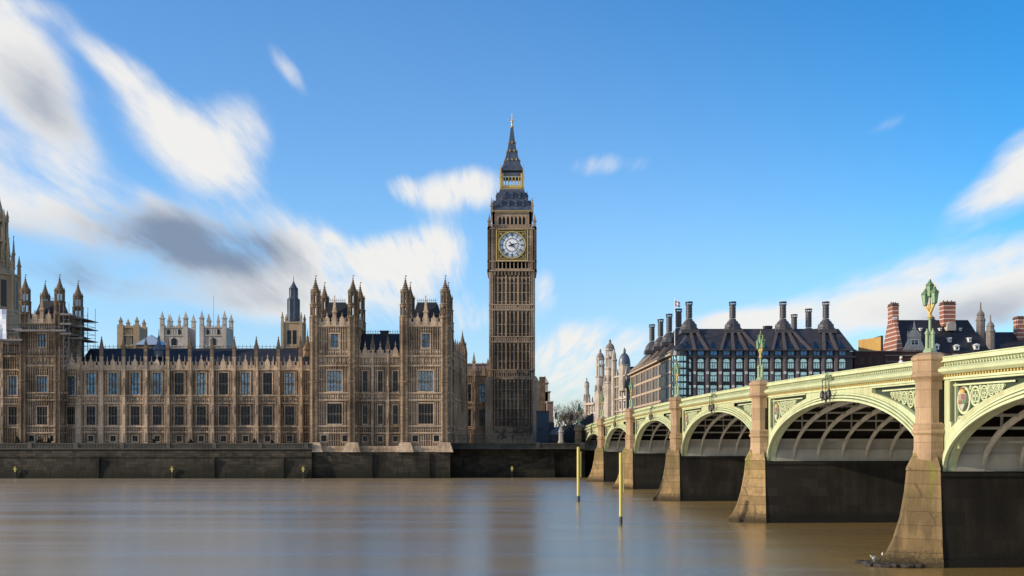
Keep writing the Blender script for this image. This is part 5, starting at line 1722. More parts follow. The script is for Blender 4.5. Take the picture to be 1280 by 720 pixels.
# ============================================================ OFFICE BLOCK
OY = 285.0
X0 = xx(845, OY); X1 = xx(1068, OY)
root = thing('office_block', 'dark bronze roofed office block with tall round chimneys and teal windows behind the bridge', 'office building', (X0, OY, LAND))
zl = lambda y: zz(y, OY) - LAND
K = OY / F
pt = 16.1 * K
g = MB(); g.box(.3, X1 - X0 - .3, .5, 91, 0, zl(439)); part('wall', g, 'bronze_dark', root)
rows = [(476.8 + 16.6 * k, 464.8 + 16.6 * k) for k in range(5)]
fw = MB(); gw = MB(); aw = MB(); ab = MB()
W_ = 7.4 * K * 2 / 2; H_ = 12 * K
for wm, arch in ((fw, False), (aw, True)):
    w2 = 3.9 * K
    wm.box(-w2 - .12, -w2, -.1, .3, 0, H_); wm.box(w2, w2 + .12, -.1, .3, 0, H_); wm.box(-w2, w2, -.1, .3, -.12, 0); wm.box(-w2, w2, -.12, .3, H_ * .56, H_ * .64)
    wm.box(-w2, w2, -.1, .3, H_, H_ + .12)
    for s_ in (-1, 1): wm.box(s_ * w2 * .36 - .03, s_ * w2 * .36 + .03, -.06, .28, 0, H_ * .56)
    if arch:
        for s_ in (-1, 1):
            wm.prism([(s_ * w2, H_ * .82), (s_ * w2 * .85, H_ * .93), (s_ * w2 * .5, H_ * .99), (s_ * w2, H_)] if s_ < 0 else [(w2, H_ * .82), (w2, H_), (w2 * .5, H_ * .99), (w2 * .85, H_ * .93)], -.09, .2)
w2 = 3.9 * K
gw.quad((-w2, .12, 0), (w2, .12, 0), (w2, .12, H_), (-w2, .12, H_))
fm, am, gm = fw.mesh('window', 'bronze_dark'), aw.mesh('window', 'bronze_dark'), gw.mesh('pane', 'teal')
tops = MB(); tops.box(-w2 - .1, w2 + .1, -.1, .2, -.1, 0); tops.box(-w2 - .1, -w2, -.1, .2, 0, 1.05); tops.box(w2, w2 + .1, -.1, .2, 0, 1.05); tops.box(-w2 - .1, w2 + .1, -.1, .2, 1.05, 1.15)
tops.box(-.03, .03, -.05, .2, 0, 1.05)
tm = tops.mesh('window', 'bronze_dark'); tg = MB(); tg.quad((-w2, .1, 0), (w2, .1, 0), (w2, .1, 1.05), (-w2, .1, 1.05)); tgm = tg.mesh('pane', 'blueglass')
cxs = [xx(860 + 16.1 * i, OY) - X0 for i in range(13)]
for x in cxs:
    o = link('window', am, root, (x, 0.2, zl(460.5))); link('pane', gm, o)
    for (a, c) in rows[:4]:
        o = link('window', fm, root, (x, 0.2, zl(a))); link('pane', gm, o)
    o = link('window', tm, root, (x, 0.1, zl(444))); link('pane', tgm, o)
pm = MB()
pm.box(-.42, .42, -.35, .5, 0, zl(447.5)); pm.box(-.5, .5, -.45, .5, zl(447.5), zl(446)); pm.box(-.06, .06, -.42, -.35, 0, zl(448))
pil = pm.mesh('pier', 'purple_stone')
rv = MB()
for y in (466, 483, 500):
    rv.ringxz(0, zl(y), .12, .34, -.48, -.3, 12, 0); rv.ringxz(0, zl(y), .01, .12, -.46, -.3, 8, 1)
rvm = rv.mesh('bracket', ['white', 'black'])
for i in range(12):
    o = link('pier', pil, root, ((cxs[i] + cxs[i + 1]) / 2, 0, 0)); link('bracket', rvm, o)
g = MB()
g.box(-.3, X1 - X0 + .1, -.5, .5, zl(447), zl(445.2)); g.box(-.3, X1 - X0 + .3, -.9, .5, zl(438.6), zl(437.4))
for y in (462.3, 479, 495.5, 512): g.box(0, X1 - X0, -.1, .4, zl(y) - .1, zl(y) + .1)
for i in range(12): g.box((cxs[i] + cxs[i + 1]) / 2 - .5, (cxs[i] + cxs[i + 1]) / 2 + .5, -.3, .4, zl(445.2), zl(438.6))
part('spandrel_beam', g, 'bronze_dark', root)
# roof
RZ = zz(411, OY + 6) - LAND
D = 91.7
xR0 = xx(864, OY + 6) - X0; xR1 = xx(1048, OY + 6) - X0
W0 = X1 - X0
sk_ = -1.9                                   # the long side leans inward
ez = zl(437.5)
g = MB()
P = [(0, -.5, ez), (W0, -.5, ez), (W0, D, ez), (sk_, D, ez), (xR0 + .6, 6, RZ), (xR1, 6, RZ), (xR1, D - 6, RZ), (xR0 + sk_, D - 6, RZ)]
g._a(P, [(0, 1, 5, 4), (1, 2, 6, 5), (2, 3, 7, 6), (3, 0, 4, 7), (4, 5, 6, 7)])
rf = part('roof', g, 'bronze', root)
# ducts fan down from the chimney feet
g = MB()
chx = [xx(p, OY + 6) - X0 for p in (861.5, 916, 979, 1032.7)]
n_duct = 0
for ci, cx_ in enumerate(chx):
    for i in range(12):
        xb_ = (cxs[i] + cxs[i + 1]) / 2
        if min(range(4), key=lambda q: abs(chx[q] - xb_)) == ci:
            xt = cx_ + max(-1.6, min(1.6, (xb_ - cx_) * .35))
            g = MB(); g.bar((xb_, -.75, ez - .2), (xt, 5.4, RZ + .1), .75, .5, m=0, up=(0, -1, .9), w2=.6)
            part('duct', g, 'ductbronze', root)
for i in range(13):
    g = MB()
    xb_ = cxs[i]
    t0, t1 = .08, .5
    if i < 13:
        zb = ez + (RZ - ez) * t0; yb = -.5 + 6.5 * t0
        g._a([(xb_ - .7, yb - .12, zb), (xb_ + .7, yb - .12, zb), (xb_, yb + 2.9, zb + (RZ - ez) * .44)], [(0, 1, 2)])
        part('skylight', g, 'darkblueglass', root)
def chimney(x, y, zb, zt, name='chimney', big=True):
    g = MB()
    if big:
        g.lathe(x, y, [(2.35, zb - 1.2), (2.35, zb + .1), (2.05, zb + .3), (2.0, zb + 1.1), (1.6, zb + 1.4), (1.35, zb + 1.9), (.98, zb + 2.15), (.85, zb + 2.6)], 10)
        g.box(x - 2.3, x + 2.3, y - 2.3, y + 2.3, zb - 1.3, zb - .3)
    g.lathe(x, y, [(.82, zb + (2.8 if big else -3)), (.80, zt - 1.0), (.95, zt - .9), (.95, zt - .75), (.6, zt - .75)], 14)
    for i in range(8):
        a = 2 * PI * i / 8
        g.bar((x + .85 * math.cos(a), y + .85 * math.sin(a), zt - .8), (x + .85 * math.cos(a), y + .85 * math.sin(a), zt - .2), .12)
    g.lathe(x, y, [(.98, zt - .25), (.98, zt), (.7, zt)], 14)
    z = zb + 3.6
    while z < zt - 1.2 and big:
        g.lathe(x, y, [(.82, z), (.87, z + .03), (.87, z + .12), (.82, z + .15)], 14); z += .8
    part(name, g, 'bronze_dark2', root)
for cx_ in chx:
    chimney(cx_, 6.3, RZ, zz(377, OY + 6) - LAND)
for (p, yt, Yc) in ((848.3, 386, 306.7), (836.5, 392.5, 318.5), (825.7, 399, 333), (815, 405.5, 347.5), (1010.7, 386, 306.7), (992.7, 393, 320)):
    chimney(xx(p, Yc) - X0, Yc - OY, RZ - .8, zz(yt, Yc) - LAND)
g = MB(); X = xx(959.6, 295) - X0; g.lathe(X, 10, [(.8, RZ - 1), (.8, RZ + .2), (1.2, RZ + .4), (1.3, RZ + 1.1), (.9, RZ + 1.15)], 12); part('roof_vent', g, 'bronze_dark2', root)
# sunlit long side
side_d = math.atan2(D, sk_)
ss = MB(); sg = MB(); sb_ = MB()
c_, s_ = math.cos(side_d), math.sin(side_d)
nb = 15; L = math.hypot(D, sk_)
def spt(u, out_, z): return (u * c_ - out_ * s_ * 1.0, u * s_ + out_ * c_, z)     # out_ > 0 is to the left of travel = -X side
def sbox(g, u0, u1, o0, o1, z0, z1, m=0):
    p = [spt(u, o, z) for z in (z0, z1) for (u, o) in ((u0, o0), (u1, o0), (u1, o1), (u0, o1))]
    g._a(p, [(0, 3, 2, 1), (4, 5, 6, 7), (0, 1, 5, 4), (1, 2, 6, 5), (2, 3, 7, 6), (3, 0, 4, 7)], m)
bay = (L - 5) / 7
lv = [zl(447.5), zl(464), zl(480.5), zl(497), zl(513.5)]
flo = 3.45
ztp = ez - 1.0
g = MB()
sbox(g, 2.5, L, -.9, -.4, 0, ztp)
part('side_wall', g, 'sandpier', root)
g = MB()
for i in range(7 * 4 + 1):
    u = 4 + i * bay / 4
    q = .55 if i % 4 == 0 else .28
    sbox(g, u - q / 2 - .1, u + q / 2 + .1, -.5, .10 if i % 4 == 0 else -.07, 0, ztp)
for k in range(6):
    z = ztp - .2 - k * flo * 1.02
    sbox(g, 3, L, -.5, -.02, z - .6, z)
part('pilasters', g, 'sandpier', root)
g = MB()
sbox(g, 3, L + .3, -.5, 1.0, ztp, ztp + .45); sbox(g, 3, L + .3, .3, .38, ztp + 1.2, ztp + 1.3)
for i in range(46):
    u = 4 + i * 1.95
    sbox(g, u - .05, u + .05, .3, .4, ztp + .45, ztp + 1.25)
part('cornice', g, 'sandpier', root)
for i in range(7):
    for k in range(5):
        z1_ = ztp - .95 - k * flo * 1.02 ; z0_ = z1_ - 2.6
        g = MB()
        u0 = 4 + (i + .0) * bay + .5; u1 = 4 + (i + 1) * bay - .5
        sbox(g, u0 - .15, u1 + .15, -.45, -.08, z0_ - .1, z0_); sbox(g, u0, u0 + .12, -.4, -.1, z0_, z1_); sbox(g, u1 - .12, u1, -.4, -.1, z0_, z1_)
        for j in range(1, 8): sbox(g, u0 + (u1 - u0) * j / 8 - .06, u0 + (u1 - u0) * j / 8 + .06, -.4, -.10, z0_, z1_)
        o = part('window', g, 'bronze_dark', root)
        g = MB(); g.quad(spt(u0, -.13, z0_), spt(u1, -.13, z0_), spt(u1, -.13, z1_), spt(u0, -.13, z1_)); part('pane', g, 'glass', o)
# rails / seams on the long roof slope (duct colour lightened for the sunny side)
for i in range(15):
    g = MB()
    u = 4 + i * bay / 2
    k5 = [22, 34, 48, 62]
    near_ = min(k5, key=lambda q: abs(q - u))
    ut = near_ + (u - near_) * .35
    a = spt(u, .2, ez + .2); e = (xR0 + .7 + ut * c_ * 0 + sk_ * ut / D, ut, RZ + .05)
    g.bar(a, e, .9, .45, up=(-1, 0, .7), w2=.7)
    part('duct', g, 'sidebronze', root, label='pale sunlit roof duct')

M_side = None
# glazed round corner
g = MB()
g.lathe(1.3, 1.4, [(2.3, 0), (2.3, ez - 1.5)], 16, m=0)
gl = MB()
for i in range(16):
    a = PI / 16 + 2 * PI * i / 16
    g.bar((1.3 + 2.34 * math.cos(a), 1.4 + 2.34 * math.sin(a), 0), (1.3 + 2.34 * math.cos(a), 1.4 + 2.34 * math.sin(a), ez - 1.5), .18, m=1)
z = 1.0
while z < ez - 1:
    g.lathe(1.3, 1.4, [(2.3, z), (2.45, z + .05), (2.45, z + .45), (2.3, z + .5)], 16, m=1); z += 1.72
g.lathe(1.3, 1.4, [(2.5, ez - 1.5), (2.5, ez - 1.3), (2.2, ez), (1.2, ez + 1.1), (.5, ez + 1.6)], 16, m=1)
part('corner_bay', g, ['teal', 'bronze_dark'], root)
t = thing('flagpole', 'tall pole with a small pink and white flag at the corner of the office block', 'flagpole', (xx(843.5, 286), 286, zz(432, 286)))
g = MB(); h = zz(374, 286) - zz(432, 286); g.tube((0, 0, 0), (0, 0, h), .1, .07, 8); g.ball((0, 0, h), .13); part('pole', g, 'white', t)
g = MB()
for i in range(8):
    for k in range(3):
        P = lambda i_, k_: (.1 + i_ * .16, .12 * math.sin(i_ * 1.1), h - .35 - .45 * k_ - .05 * i_)
        g.quad(P(i, k), P(i + 1, k), P(i + 1, k + 1), P(i, k + 1), 1 if k == 1 else 0)
part('flag', g, ['flagpink', 'white'], t)

# ================================================== OLD TURRETED BUILDINGS
def oct_tower(root, cx, cy, zs, r, pale, dome, label=None, lant=True, Zt=None):
    """zs: [(z, radius factor)...]"""
    g = MB(); g.lathe(cx, cy, [(q * r, z) for z, q in zs], 8)
    for i in range(8):
        a = PI / 8 + i * PI / 4
        g.lathe(cx + r * .98 * math.cos(a), cy + r * .98 * math.sin(a), [(.3, zs[0][0]), (.3, zs[-1][0] * .0 + zs[-1][0])], 4)
    return g
TY0 = 395.0
root = thing('turreted_building', 'pale stone building with two tall domed turrets and a blue lead dome', 'building', (xx(757, TY0), TY0, LAND))
ox, oy = root.location.x, root.location.y
def PX(p, Y=TY0): return xx(p, Y) - ox
def ZY(y, Y=TY0): return zz(y, Y) - LAND
# body: facade running along the street, lit from the left
body = MB()
pts = [(733.5, 440, 508), (745, 428, 500), (756, 412, 490), (767, 398, 473), (784, 385, 466)]
for i in range(len(pts) - 1):
    (pa, Ya, ya), (pb, Yb, yb) = pts[i], pts[i + 1]
    za, zb = zz(ya, Ya) - LAND, zz(yb, Yb) - LAND
    zt = max(za, zb) * .5 + min(za, zb) * .5
    xa_, xb_ = xx(pa, Ya) - ox, xx(pb, Yb) - ox
    body._a([(xa_, Ya - oy, 0), (xb_, Yb - oy, 0), (xb_ + 14, Yb - oy, 0), (xa_ + 14, Ya - oy, 0), (xa_, Ya - oy, zt), (xb_, Yb - oy, zt), (xb_ + 14, Yb - oy, zt), (xa_ + 14, Ya - oy, zt)],
            [(4, 5, 6, 7), (0, 1, 5, 4), (1, 2, 6, 5), (2, 3, 7, 6), (3, 0, 4, 7)])
part('wall', body, 'portland', root)
wi = MB(); tr = MB()
for i in range(len(pts) - 1):
    (pa, Ya, ya), (pb, Yb, yb) = pts[i], pts[i + 1]
    A_ = Vector((xx(pa, Ya) - ox, Ya - oy)); B_ = Vector((xx(pb, Yb) - ox, Yb - oy))
    zt = (zz(ya, Ya) + zz(yb, Yb)) / 2 - LAND
    d = (A_ - B_); L = d.length; d.normalize(); nrm = Vector((d.y, -d.x));
    if nrm.x > 0: nrm = -nrm
    ang = math.atan2(-d.y, -d.x)
    m4 = Matrix.Translation((A_.x, A_.y, 0)) @ Matrix.Rotation(ang, 4, 'Z')
    tr.M = m4
    sgn = -1 if (Matrix.Rotation(ang, 4, 'Z') @ Vector((0, -1, 0))).dot(Vector((nrm.x, nrm.y, 0))) > 0 else 1
    k = 0
    nn = max(2, int(L / 3.4))
    for j in range(nn + 1):
        x = L * j / nn
        tr.box(x - .35, x + .35, sgn * .45, 0, 0, zt)
        tr.frus(x, sgn * .2, zt, zt + 2.4, .45, .45, .12, .12)
    z = 3.5
    while z < zt:
        tr.box(0, L, sgn * .6, 0, z, z + .35); z += 4.3
    tr.box(0, L, sgn * .9, 0, zt - .6, zt - .01)
    z = 4.6
    while z < zt - 3:
        for j in range(nn):
            x = L * (j + .5) / nn
            g = MB(); g.M = m4
            g.box(x - .6, x + .6, sgn * .06, sgn * .02, z, z + 2.2)
            g.box(x - .8, x + .8, sgn * .3, sgn * .01, z + 2.21, z + 2.5)
            if (i, j) != (9, 9): part('window', g, 'glass', root)
        z += 4.3
tr.M = None
part('cornice', tr, 'portland', root)
def domed_tower(px, Y, ytip, ydome1, ydome0, ylant0, yb1, yb0, rpx, matd='portland', open_=True):
    k = Y / F; r = rpx * k; cx = xx(px, Y) - ox; cy = Y - oy; Z = lambda y: zz(y, Y) - LAND
    g = MB()
    g.lathe(cx, cy, [(r * 1.5, 0), (r * 1.5, Z(yb0) - 8), (r * 1.35, Z(yb0) - 7.6), (r * 1.35, Z(yb0)), (r * 1.45, Z(yb0) + .2), (r * 1.45, Z(yb0) + .6), (r * 1.05, Z(yb0) + 1.2), (r * 1.0, Z(yb1)), (r * 1.25, Z(yb1) + .2), (r * 1.25, Z(yb1) + .6), (r * .8, Z(yb1) + .7)], 8)
    for i in range(8):
        a = PI / 8 + i * PI / 4
        g.lathe(cx + r * .85 * math.cos(a), cy + r * .85 * math.sin(a), [(r * .2, Z(yb1)), (r * .2, Z(ylant0))], 6)
        g.lathe(cx + r * .85 * math.cos(a), cy + r * .85 * math.sin(a), [(r * .16, Z(ylant0)), (r * .16, Z(ydome0))], 6)
        g.frus(cx + r * 1.25 * math.cos(a), cy + r * 1.25 * math.sin(a), Z(yb0) + .6, Z(yb0) + 3.2, .35, .35, .12, .12)
    g.lathe(cx, cy, [(r * .95, Z(ylant0) - .8), (r * 1.15, Z(ylant0) - .4), (r * 1.15, Z(ylant0)), (r * .8, Z(ylant0) + .3)], 8)
    g.lathe(cx, cy, [(r * 1.0, Z(ydome0) - .6), (r * 1.15, Z(ydome0) - .3), (r * 1.15, Z(ydome0))], 8)
    part('turret', g, 'portland', root)
    q = MB(); h = Z(ydome1) - Z(ydome0)
    q.lathe(cx, cy, [(r * 1.0, Z(ydome0)), (r * .95, Z(ydome0) + h * .35), (r * .72, Z(ydome0) + h * .7), (r * .3, Z(ydome1)), (r * .22, Z(ydome1) + .3), (r * .28, Z(ydome1) + .8), (r * .1, Z(ydome1) + 1.4), (.05, Z(ytip))], 8)
    part('dome', q, 'dusk_stone', root)

M['dusk_brick'] = plain('sooty_brick', (0.13, 0.07, 0.05), 0.9, var=0.3, vs=3)
M['paleblue'] = plain('pale_blue_glazing', (0.28, 0.36, 0.46), 0.4, var=0.2)
domed_tower(762.5, 400, 424, 429, 436.5, 446, 462, 480, 5.9)
domed_tower(750.4, 415, 436, 441, 448, 456, 472, 492, 5.2)
domed_tower(733.5, 440, 474.5, 476.5, 479, 481, 484, 503, 2.9)
g = MB(); cx = PX(767.5, 396); g.lathe(cx, 396 - oy, [(1.0, 0), (1.0, ZY(452, 396)), (1.3, ZY(450, 396)), (.9, ZY(449, 396)), (.7, ZY(442, 396)), (.05, ZY(436, 396))], 8); part('turret', g, 'portland', root)
g = MB(); cx = PX(780.6, 388); z0 = ZY(456, 388); z1 = ZY(441, 388); r = 7.6 * 388 / F
g.lathe(cx, 388 - oy, [(r, z0)] + [(r * math.cos(t * PI / 12), z0 + (z1 - z0) * math.sin(t * PI / 12)) for t in range(1, 6)] + [(.35, z1), (.5, z1 + .3), (.4, z1 + 1.2), (.1, z1 + 1.6), (.04, ZY(434, 388))], 16)
part('dome', g, 'lead', root, smooth=False)
g = MB(); g.lathe(cx, 388 - oy, [(r * .98, z0 - 9), (r * .98, z0 - .3), (r * 1.08, z0 - .2), (r * 1.08, z0)], 8); part('dome_drum', g, 'portland', root)
g = MB(); g._a([(cx - .5, 383 - oy, ZY(484, 383)), (cx + 6, 383 - oy, ZY(484, 383)), (cx + 5, 388 - oy, ZY(457, 383)), (cx + .8, 388 - oy, ZY(457, 383)), (cx + 6, 394 - oy, ZY(484, 383)), (cx - .5, 394 - oy, ZY(484, 383))], [(0, 1, 2, 3), (1, 4, 2), (0, 3, 5)])
part('roof', g, 'slate', root)

# ============================================================ RED BRICK HALL
BY = 320.0
X0 = xx(1126, BY)
root = thing('brick_hall', 'red brick hall with white stone bands, tall striped chimneys and steep slate roof', 'building', (X0, BY, LAND))
Zb = lambda y, Y=BY: zz(y, Y) - LAND
Xb = lambda p, Y=BY: xx(p, Y) - X0
DD = 17.0
xe = Xb(1236)
ze = Zb(441); zr = Zb(400, BY + DD / 2)
g = MB(); g.box(0, xe, 0, DD, 0, ze)
# gable end wall
g._a([(0, 0, ze - .01), (0, DD, ze - .01), (0, DD / 2 + 2.2, zr + .3), (0, DD / 2 - 2.2, zr + .3), (.9, 0, ze - .01), (.9, DD, ze - .01), (.9, DD / 2 + 2.2, zr + .3), (.9, DD / 2 - 2.2, zr + .3)],
     [(0, 1, 2, 3), (4, 7, 6, 5), (0, 3, 7, 4), (2, 1, 5, 6), (3, 2, 6, 7)])
part('wall', g, 'banded', root)
g = MB()
g._a([(.9, -.4, ze), (xe, -.4, ze), (xe, DD + .4, ze), (.9, DD + .4, ze), (.9, DD / 2, zr), (xe - 2.5, DD / 2, zr)], [(0, 1, 5, 4), (1, 2, 5), (2, 3, 4, 5), (0, 4, 3)])
part('roof', g, 'slate', root)
g = MB(); g.box(-.15, 1.1, DD / 2 - 2.4, DD / 2 + 2.4, zr + .2, zr + .6); part('coping', g, 'white', root)
def stack(x0, x1, y0, y1, z0, z1):
    g = MB(); g.box(x0, x1, y0, y1, z0, z1 - .9)
    c = part('chimney', g, 'banded', root)
    g = MB(); g.box(x0 - .15, x1 + .15, y0 - .15, y1 + .15, z1 - .9, z1 - .6); g.box(x0, x1, y0, y1, z1 - .5, z1)
    for k in range(3): g.lathe(x0 + (x1 - x0) * (k + .5) / 3, (y0 + y1) / 2, [(.22, z1), (.18, z1 + .5)], 8)
    part('chimney_cap', g, 'dusk_brick', c)
stack(Xb(1113.3, 328), Xb(1121.3, 328), DD / 2 - 2, DD / 2 + 2, zr - 1.5, Zb(379.5, 328))
stack(Xb(1177.5, 326), Xb(1192.5, 326), 4.8, 8.0, Zb(408, 326), Zb(377.5, 326))
stack(Xb(1162, 334), Xb(1167, 334), DD - 4, DD - 2, zr - 2, Zb(397, 334))
# scrolled front gable in white stone
g = MB()
gx0, gx1 = Xb(1129), Xb(1154.5)
xm = (gx0 + gx1) / 2; h0 = Zb(436); hw_ = (gx1 - gx0) / 2
out_ = [(-1.0, 0), (1.0, 0), (1.0, .06), (.86, .12), (.78, .26), (.66, .36), (.60, .50), (.60, .62), (.50, .74), (.3, .86), (0, .92), (-.3, .86), (-.50, .74), (-.60, .62), (-.60, .50), (-.66, .36), (-.78, .26), (-.86, .12), (-1.0, .06)]
HG = Zb(410) - h0
g.prism([(xm + a * hw_, h0 + c * HG) for a, c in out_], -1.0, -.3)
g.box(gx0 - .2, gx1 + .2, -1.3, -.2, h0 - .5, h0 - .001); g.box(xm - .62 * hw_, xm + .62 * hw_, -1.2, -.2, h0 + HG * .52, h0 + HG * .57)
g.frus(xm, -.65, h0 + HG * .92, h0 + HG * 1.0, .5, .4, .4, .3); g.frus(xm, -.65, h0 + HG, Zb(401.5), .3, .25, .04, .04)
for s_ in (-1, 1): g.frus(xm + s_ * .62 * hw_, -.65, h0 + HG * .62, h0 + HG * .86, .2, .2, .04, .04)
part('scrolled_gable', g, 'palestone', root)
g = MB(); g.box(gx0, gx1, -.9, 3.5, 0, h0 - .5); part('bay_wall', g, 'banded', root)
def bwin(x, y, z, w_, h, m='glass'):
    g = MB(); g.box(x - w_ / 2 - .2, x + w_ / 2 + .2, y - .14, y + .05, z - .2, z); g.box(x - w_ / 2 - .2, x + w_ / 2 + .2, y - .14, y + .05, z + h, z + h + .2)
    g.box(x - w_ / 2 - .2, x - w_ / 2, y - .12, y + .05, z, z + h); g.box(x + w_ / 2, x + w_ / 2 + .2, y - .12, y + .05, z, z + h); g.box(x - .05, x + .05, y - .1, y + .05, z, z + h); g.box(x - w_ / 2, x + w_ / 2, y - .09, y + .05, z + h * .55, z + h * .62)
    o = part('window', g, 'white', root)
    g = MB(); g.quad((x - w_ / 2, y - .04, z), (x + w_ / 2, y - .04, z), (x + w_ / 2, y - .04, z + h), (x - w_ / 2, y - .04, z + h)); part('pane', g, m, o)
bwin(xm, -1.0, h0 + HG * .18, 1.9, 1.3)
for p in (1137, 1146): bwin(Xb(p), -.9, Zb(445), 1.2, 1.7)
for p in (1162, 1178, 1194, 1210, 1226): bwin(Xb(p), 0, Zb(452), 1.1, 2.0)
def yroof(z): return -.4 + (z - ze) / (zr - ze) * (DD / 2 + .4)
def dormer(p, y, w_, h, ped=False):
    Y = BY + 3; z = Zb(y, Y); x = Xb(p, Y); yr = yroof(z)
    g = MB(); g.box(x - w_ / 2, x + w_ / 2, yr - .5, yr + h + 1, z, z + h)
    if ped: g.prism([(x - w_ / 2 - .3, z + h), (x + w_ / 2 + .3, z + h), (x, z + h + w_ * .42)], yr - .7, yr + h + 1)
    else: g.box(x - w_ / 2 - .15, x + w_ / 2 + .15, yr - .65, yr + h + 1, z + h, z + h + .2)
    o = part('dormer', g, 'white', root)
    g = MB(); g.box(x - w_ * .22, x + w_ * .22, yr - .53, yr - .501, z + h * .2, z + h * .8); part('pane', g, 'glass', o)
for p, y in ((1154.5, 412.5), (1179, 412.5), (1204, 412.5)): dormer(p, y, .55, .6)
for p, y in ((1185.7, 428), (1210.5, 428)): dormer(p, y, .75, 1.1)
for p, y in ((1166, 438), (1190.7, 439), (1215.7, 438)): dormer(p, y, 1.25, 1.2, True)
g = MB(); x0_, x1_ = Xb(1182.5, 325), Xb(1193.5, 325); zz0 = Zb(413.5, 325)
g.prism([(x0_, zz0), (x1_, zz0), (x1_, zz0 + 1.8), ((x0_ + x1_) / 2 + .7, zz0 + 2.6), ((x0_ + x1_) / 2 - .7, zz0 + 2.6), (x0_, zz0 + 1.8)], 4.0, 7.5); part('chimney_gable', g, 'palestone', root)
for (p, yt, yb, Y) in ((1225.8, 378, 400, 326), (1238, 394, 414, 322)):
    g = MB(); x = Xb(p, Y); Z = lambda y: zz(y, Y) - LAND
    g.lathe(x, Y - BY, [(1.2, Z(yb) - 14), (1.2, Z(yb) - .5), (1.4, Z(yb)), (1.1, Z(yb) + .4), (1.0, Z(yb) + 1.2), (1.15, Z(yb) + 1.4), (.8, Z(yb) + 2.2), (.35, Z(yb) + 2.7), (.22, Z(yb) + 3.1), (.17, Z(yt))], 8)
    part('turret', g, 'dusk_stone', root)
# second brick block further right
X1_ = xx(1232, 324)
root = thing('brick_hall', 'second red brick block with low slate roof at the right edge of the view', 'building', (X1_, 324, LAND))
w_ = 34
z0 = zz(438, 324) - LAND; z1 = zz(414.5, 330) - LAND
g = MB(); g.box(0, w_, 0, 15, 0, z0); part('wall', g, 'banded', root)
g = MB(); g._a([(-.3, -.4, z0), (w_, -.4, z0), (w_, 15.4, z0), (-.3, 15.4, z0), (3, 7.5, z1), (w_, 7.5, z1)], [(0, 1, 5, 4), (2, 3, 4, 5), (0, 4, 3), (1, 2, 5)]); part('roof', g, 'slate', root)
for (a, c, yt) in ((1268.5, 1276, 396), (1276.5, 1292, 406)):
    g = MB(); x0_, x1_ = xx(a, 330) - X1_, xx(c, 330) - X1_; zt = zz(yt, 330) - LAND
    g.box(x0_, x1_, 4, 7, z0, zt - .8); ch = part('chimney', g, 'banded', root)
    g = MB(); g.box(x0_ - .2, x1_ + .2, 3.8, 7.2, zt - .8, zt - .3); g.box(x0_, x1_, 4, 7, zt - .3, zt); part('chimney_cap', g, 'dusk_brick', ch)
# yellow brick block
Yy = 300
root = thing('brick_block', 'plain sunlit yellow brick block on a dark wine coloured base beside the red brick hall', 'building', (xx(1080, Yy), Yy, LAND))
xa_ = 0; xb_ = xx(1101, Yy) - root.location.x
zt = zz(421, Yy) - LAND; zb = zz(440, Yy) - LAND
g = MB(); 
g._a([(0, 5, zb), (xb_, 0, zb), (xb_, 5, zb), (0, 5, zt - .4), (xb_, 0, zt), (xb_, 5, zt)], [(0, 1, 4, 3), (1, 2, 5, 4), (3, 4, 5), (0, 3, 5, 2)])
part('upper_wall', g, 'yellowbrick', root)
g = MB(); g.box(-3, xb_ + 12, -1.6, 9, 0, zb - .02); part('base_wall', g, 'winebrick', root)
g = MB(); g.box(xb_, xb_ + .5, -.4, 5.5, zb, zt + .3); part('coping', g, 'winebrick', root)
g = MB()
for k in range(3): g.box(xb_ + .6, xb_ + 12.2, -1.9, -1.5, zb - 1.2 - 1.6 * k, zb - .95 - 1.6 * k)
g.box(-3, xb_ + 12.2, -1.9, 9, zb - .018, zb + .2)
part('stone_band', g, 'dusk_stone', root)
for k in range(4):
    g = MB(); g.box(-1.6 + k * 2.2, -.6 + k * 2.2, -1.68, -1.61, zb - 3.4, zb - 1.6); part('window', g, 'glass', root)

# ================================================= SKYLINE BEHIND THE PALACE
# great spire tower, left edge
Y = 312.0; k = Y / F
root = thing('spire_tower', 'tall octagonal stone tower with tapering spire at the far left edge', 'tower', (xx(-5, Y), Y, LAND))
Z = lambda y: zz(y, Y) - LAND
g = MB(); r = 26.5 * k
g.lathe(0, 0, [(r, 0), (r, Z(392)), (r * 1.06, Z(391)), (r * 1.06, Z(389)), (r, Z(388)), (r, Z(347)), (r * 1.08, Z(345.5)), (r * 1.08, Z(343.5)), (r * .85, Z(343))], 8)
for i in range(8):
    a = PI / 8 + i * PI / 4; a2 = i * PI / 4
    g.lathe(r * 1.0 * math.cos(a), r * math.sin(a), [(.55, 0), (.55, Z(342))], 6)
    pinnacle_mb(g, r * 1.0 * math.cos(a), r * math.sin(a), Z(342), Z(318) - Z(342), .4)
    for q in (-.5, .5):
        aa = a2 + q * .32
        g.lathe(r * .96 * math.cos(aa), r * .96 * math.sin(aa), [(.14, Z(387)), (.14, Z(349))], 4)
part('lower_stage', g, 'goldstone', root)
for i in range(8):
    a2 = i * PI / 4
    g = MB(); g.M = Matrix.Rotation(a2, 4, 'Z')
    xo_ = r * .93
    g.box(xo_ - .2, xo_ + .06, -.75, .75, Z(385), Z(352)); part('window', g, 'glass', root)
g = MB(); r2 = 13 * k
g.lathe(0, 0, [(r * .85, Z(343)), (r * .6, Z(335)), (r2 * 1.15, Z(331)), (r2, Z(330)), (r2, Z(326))], 8)
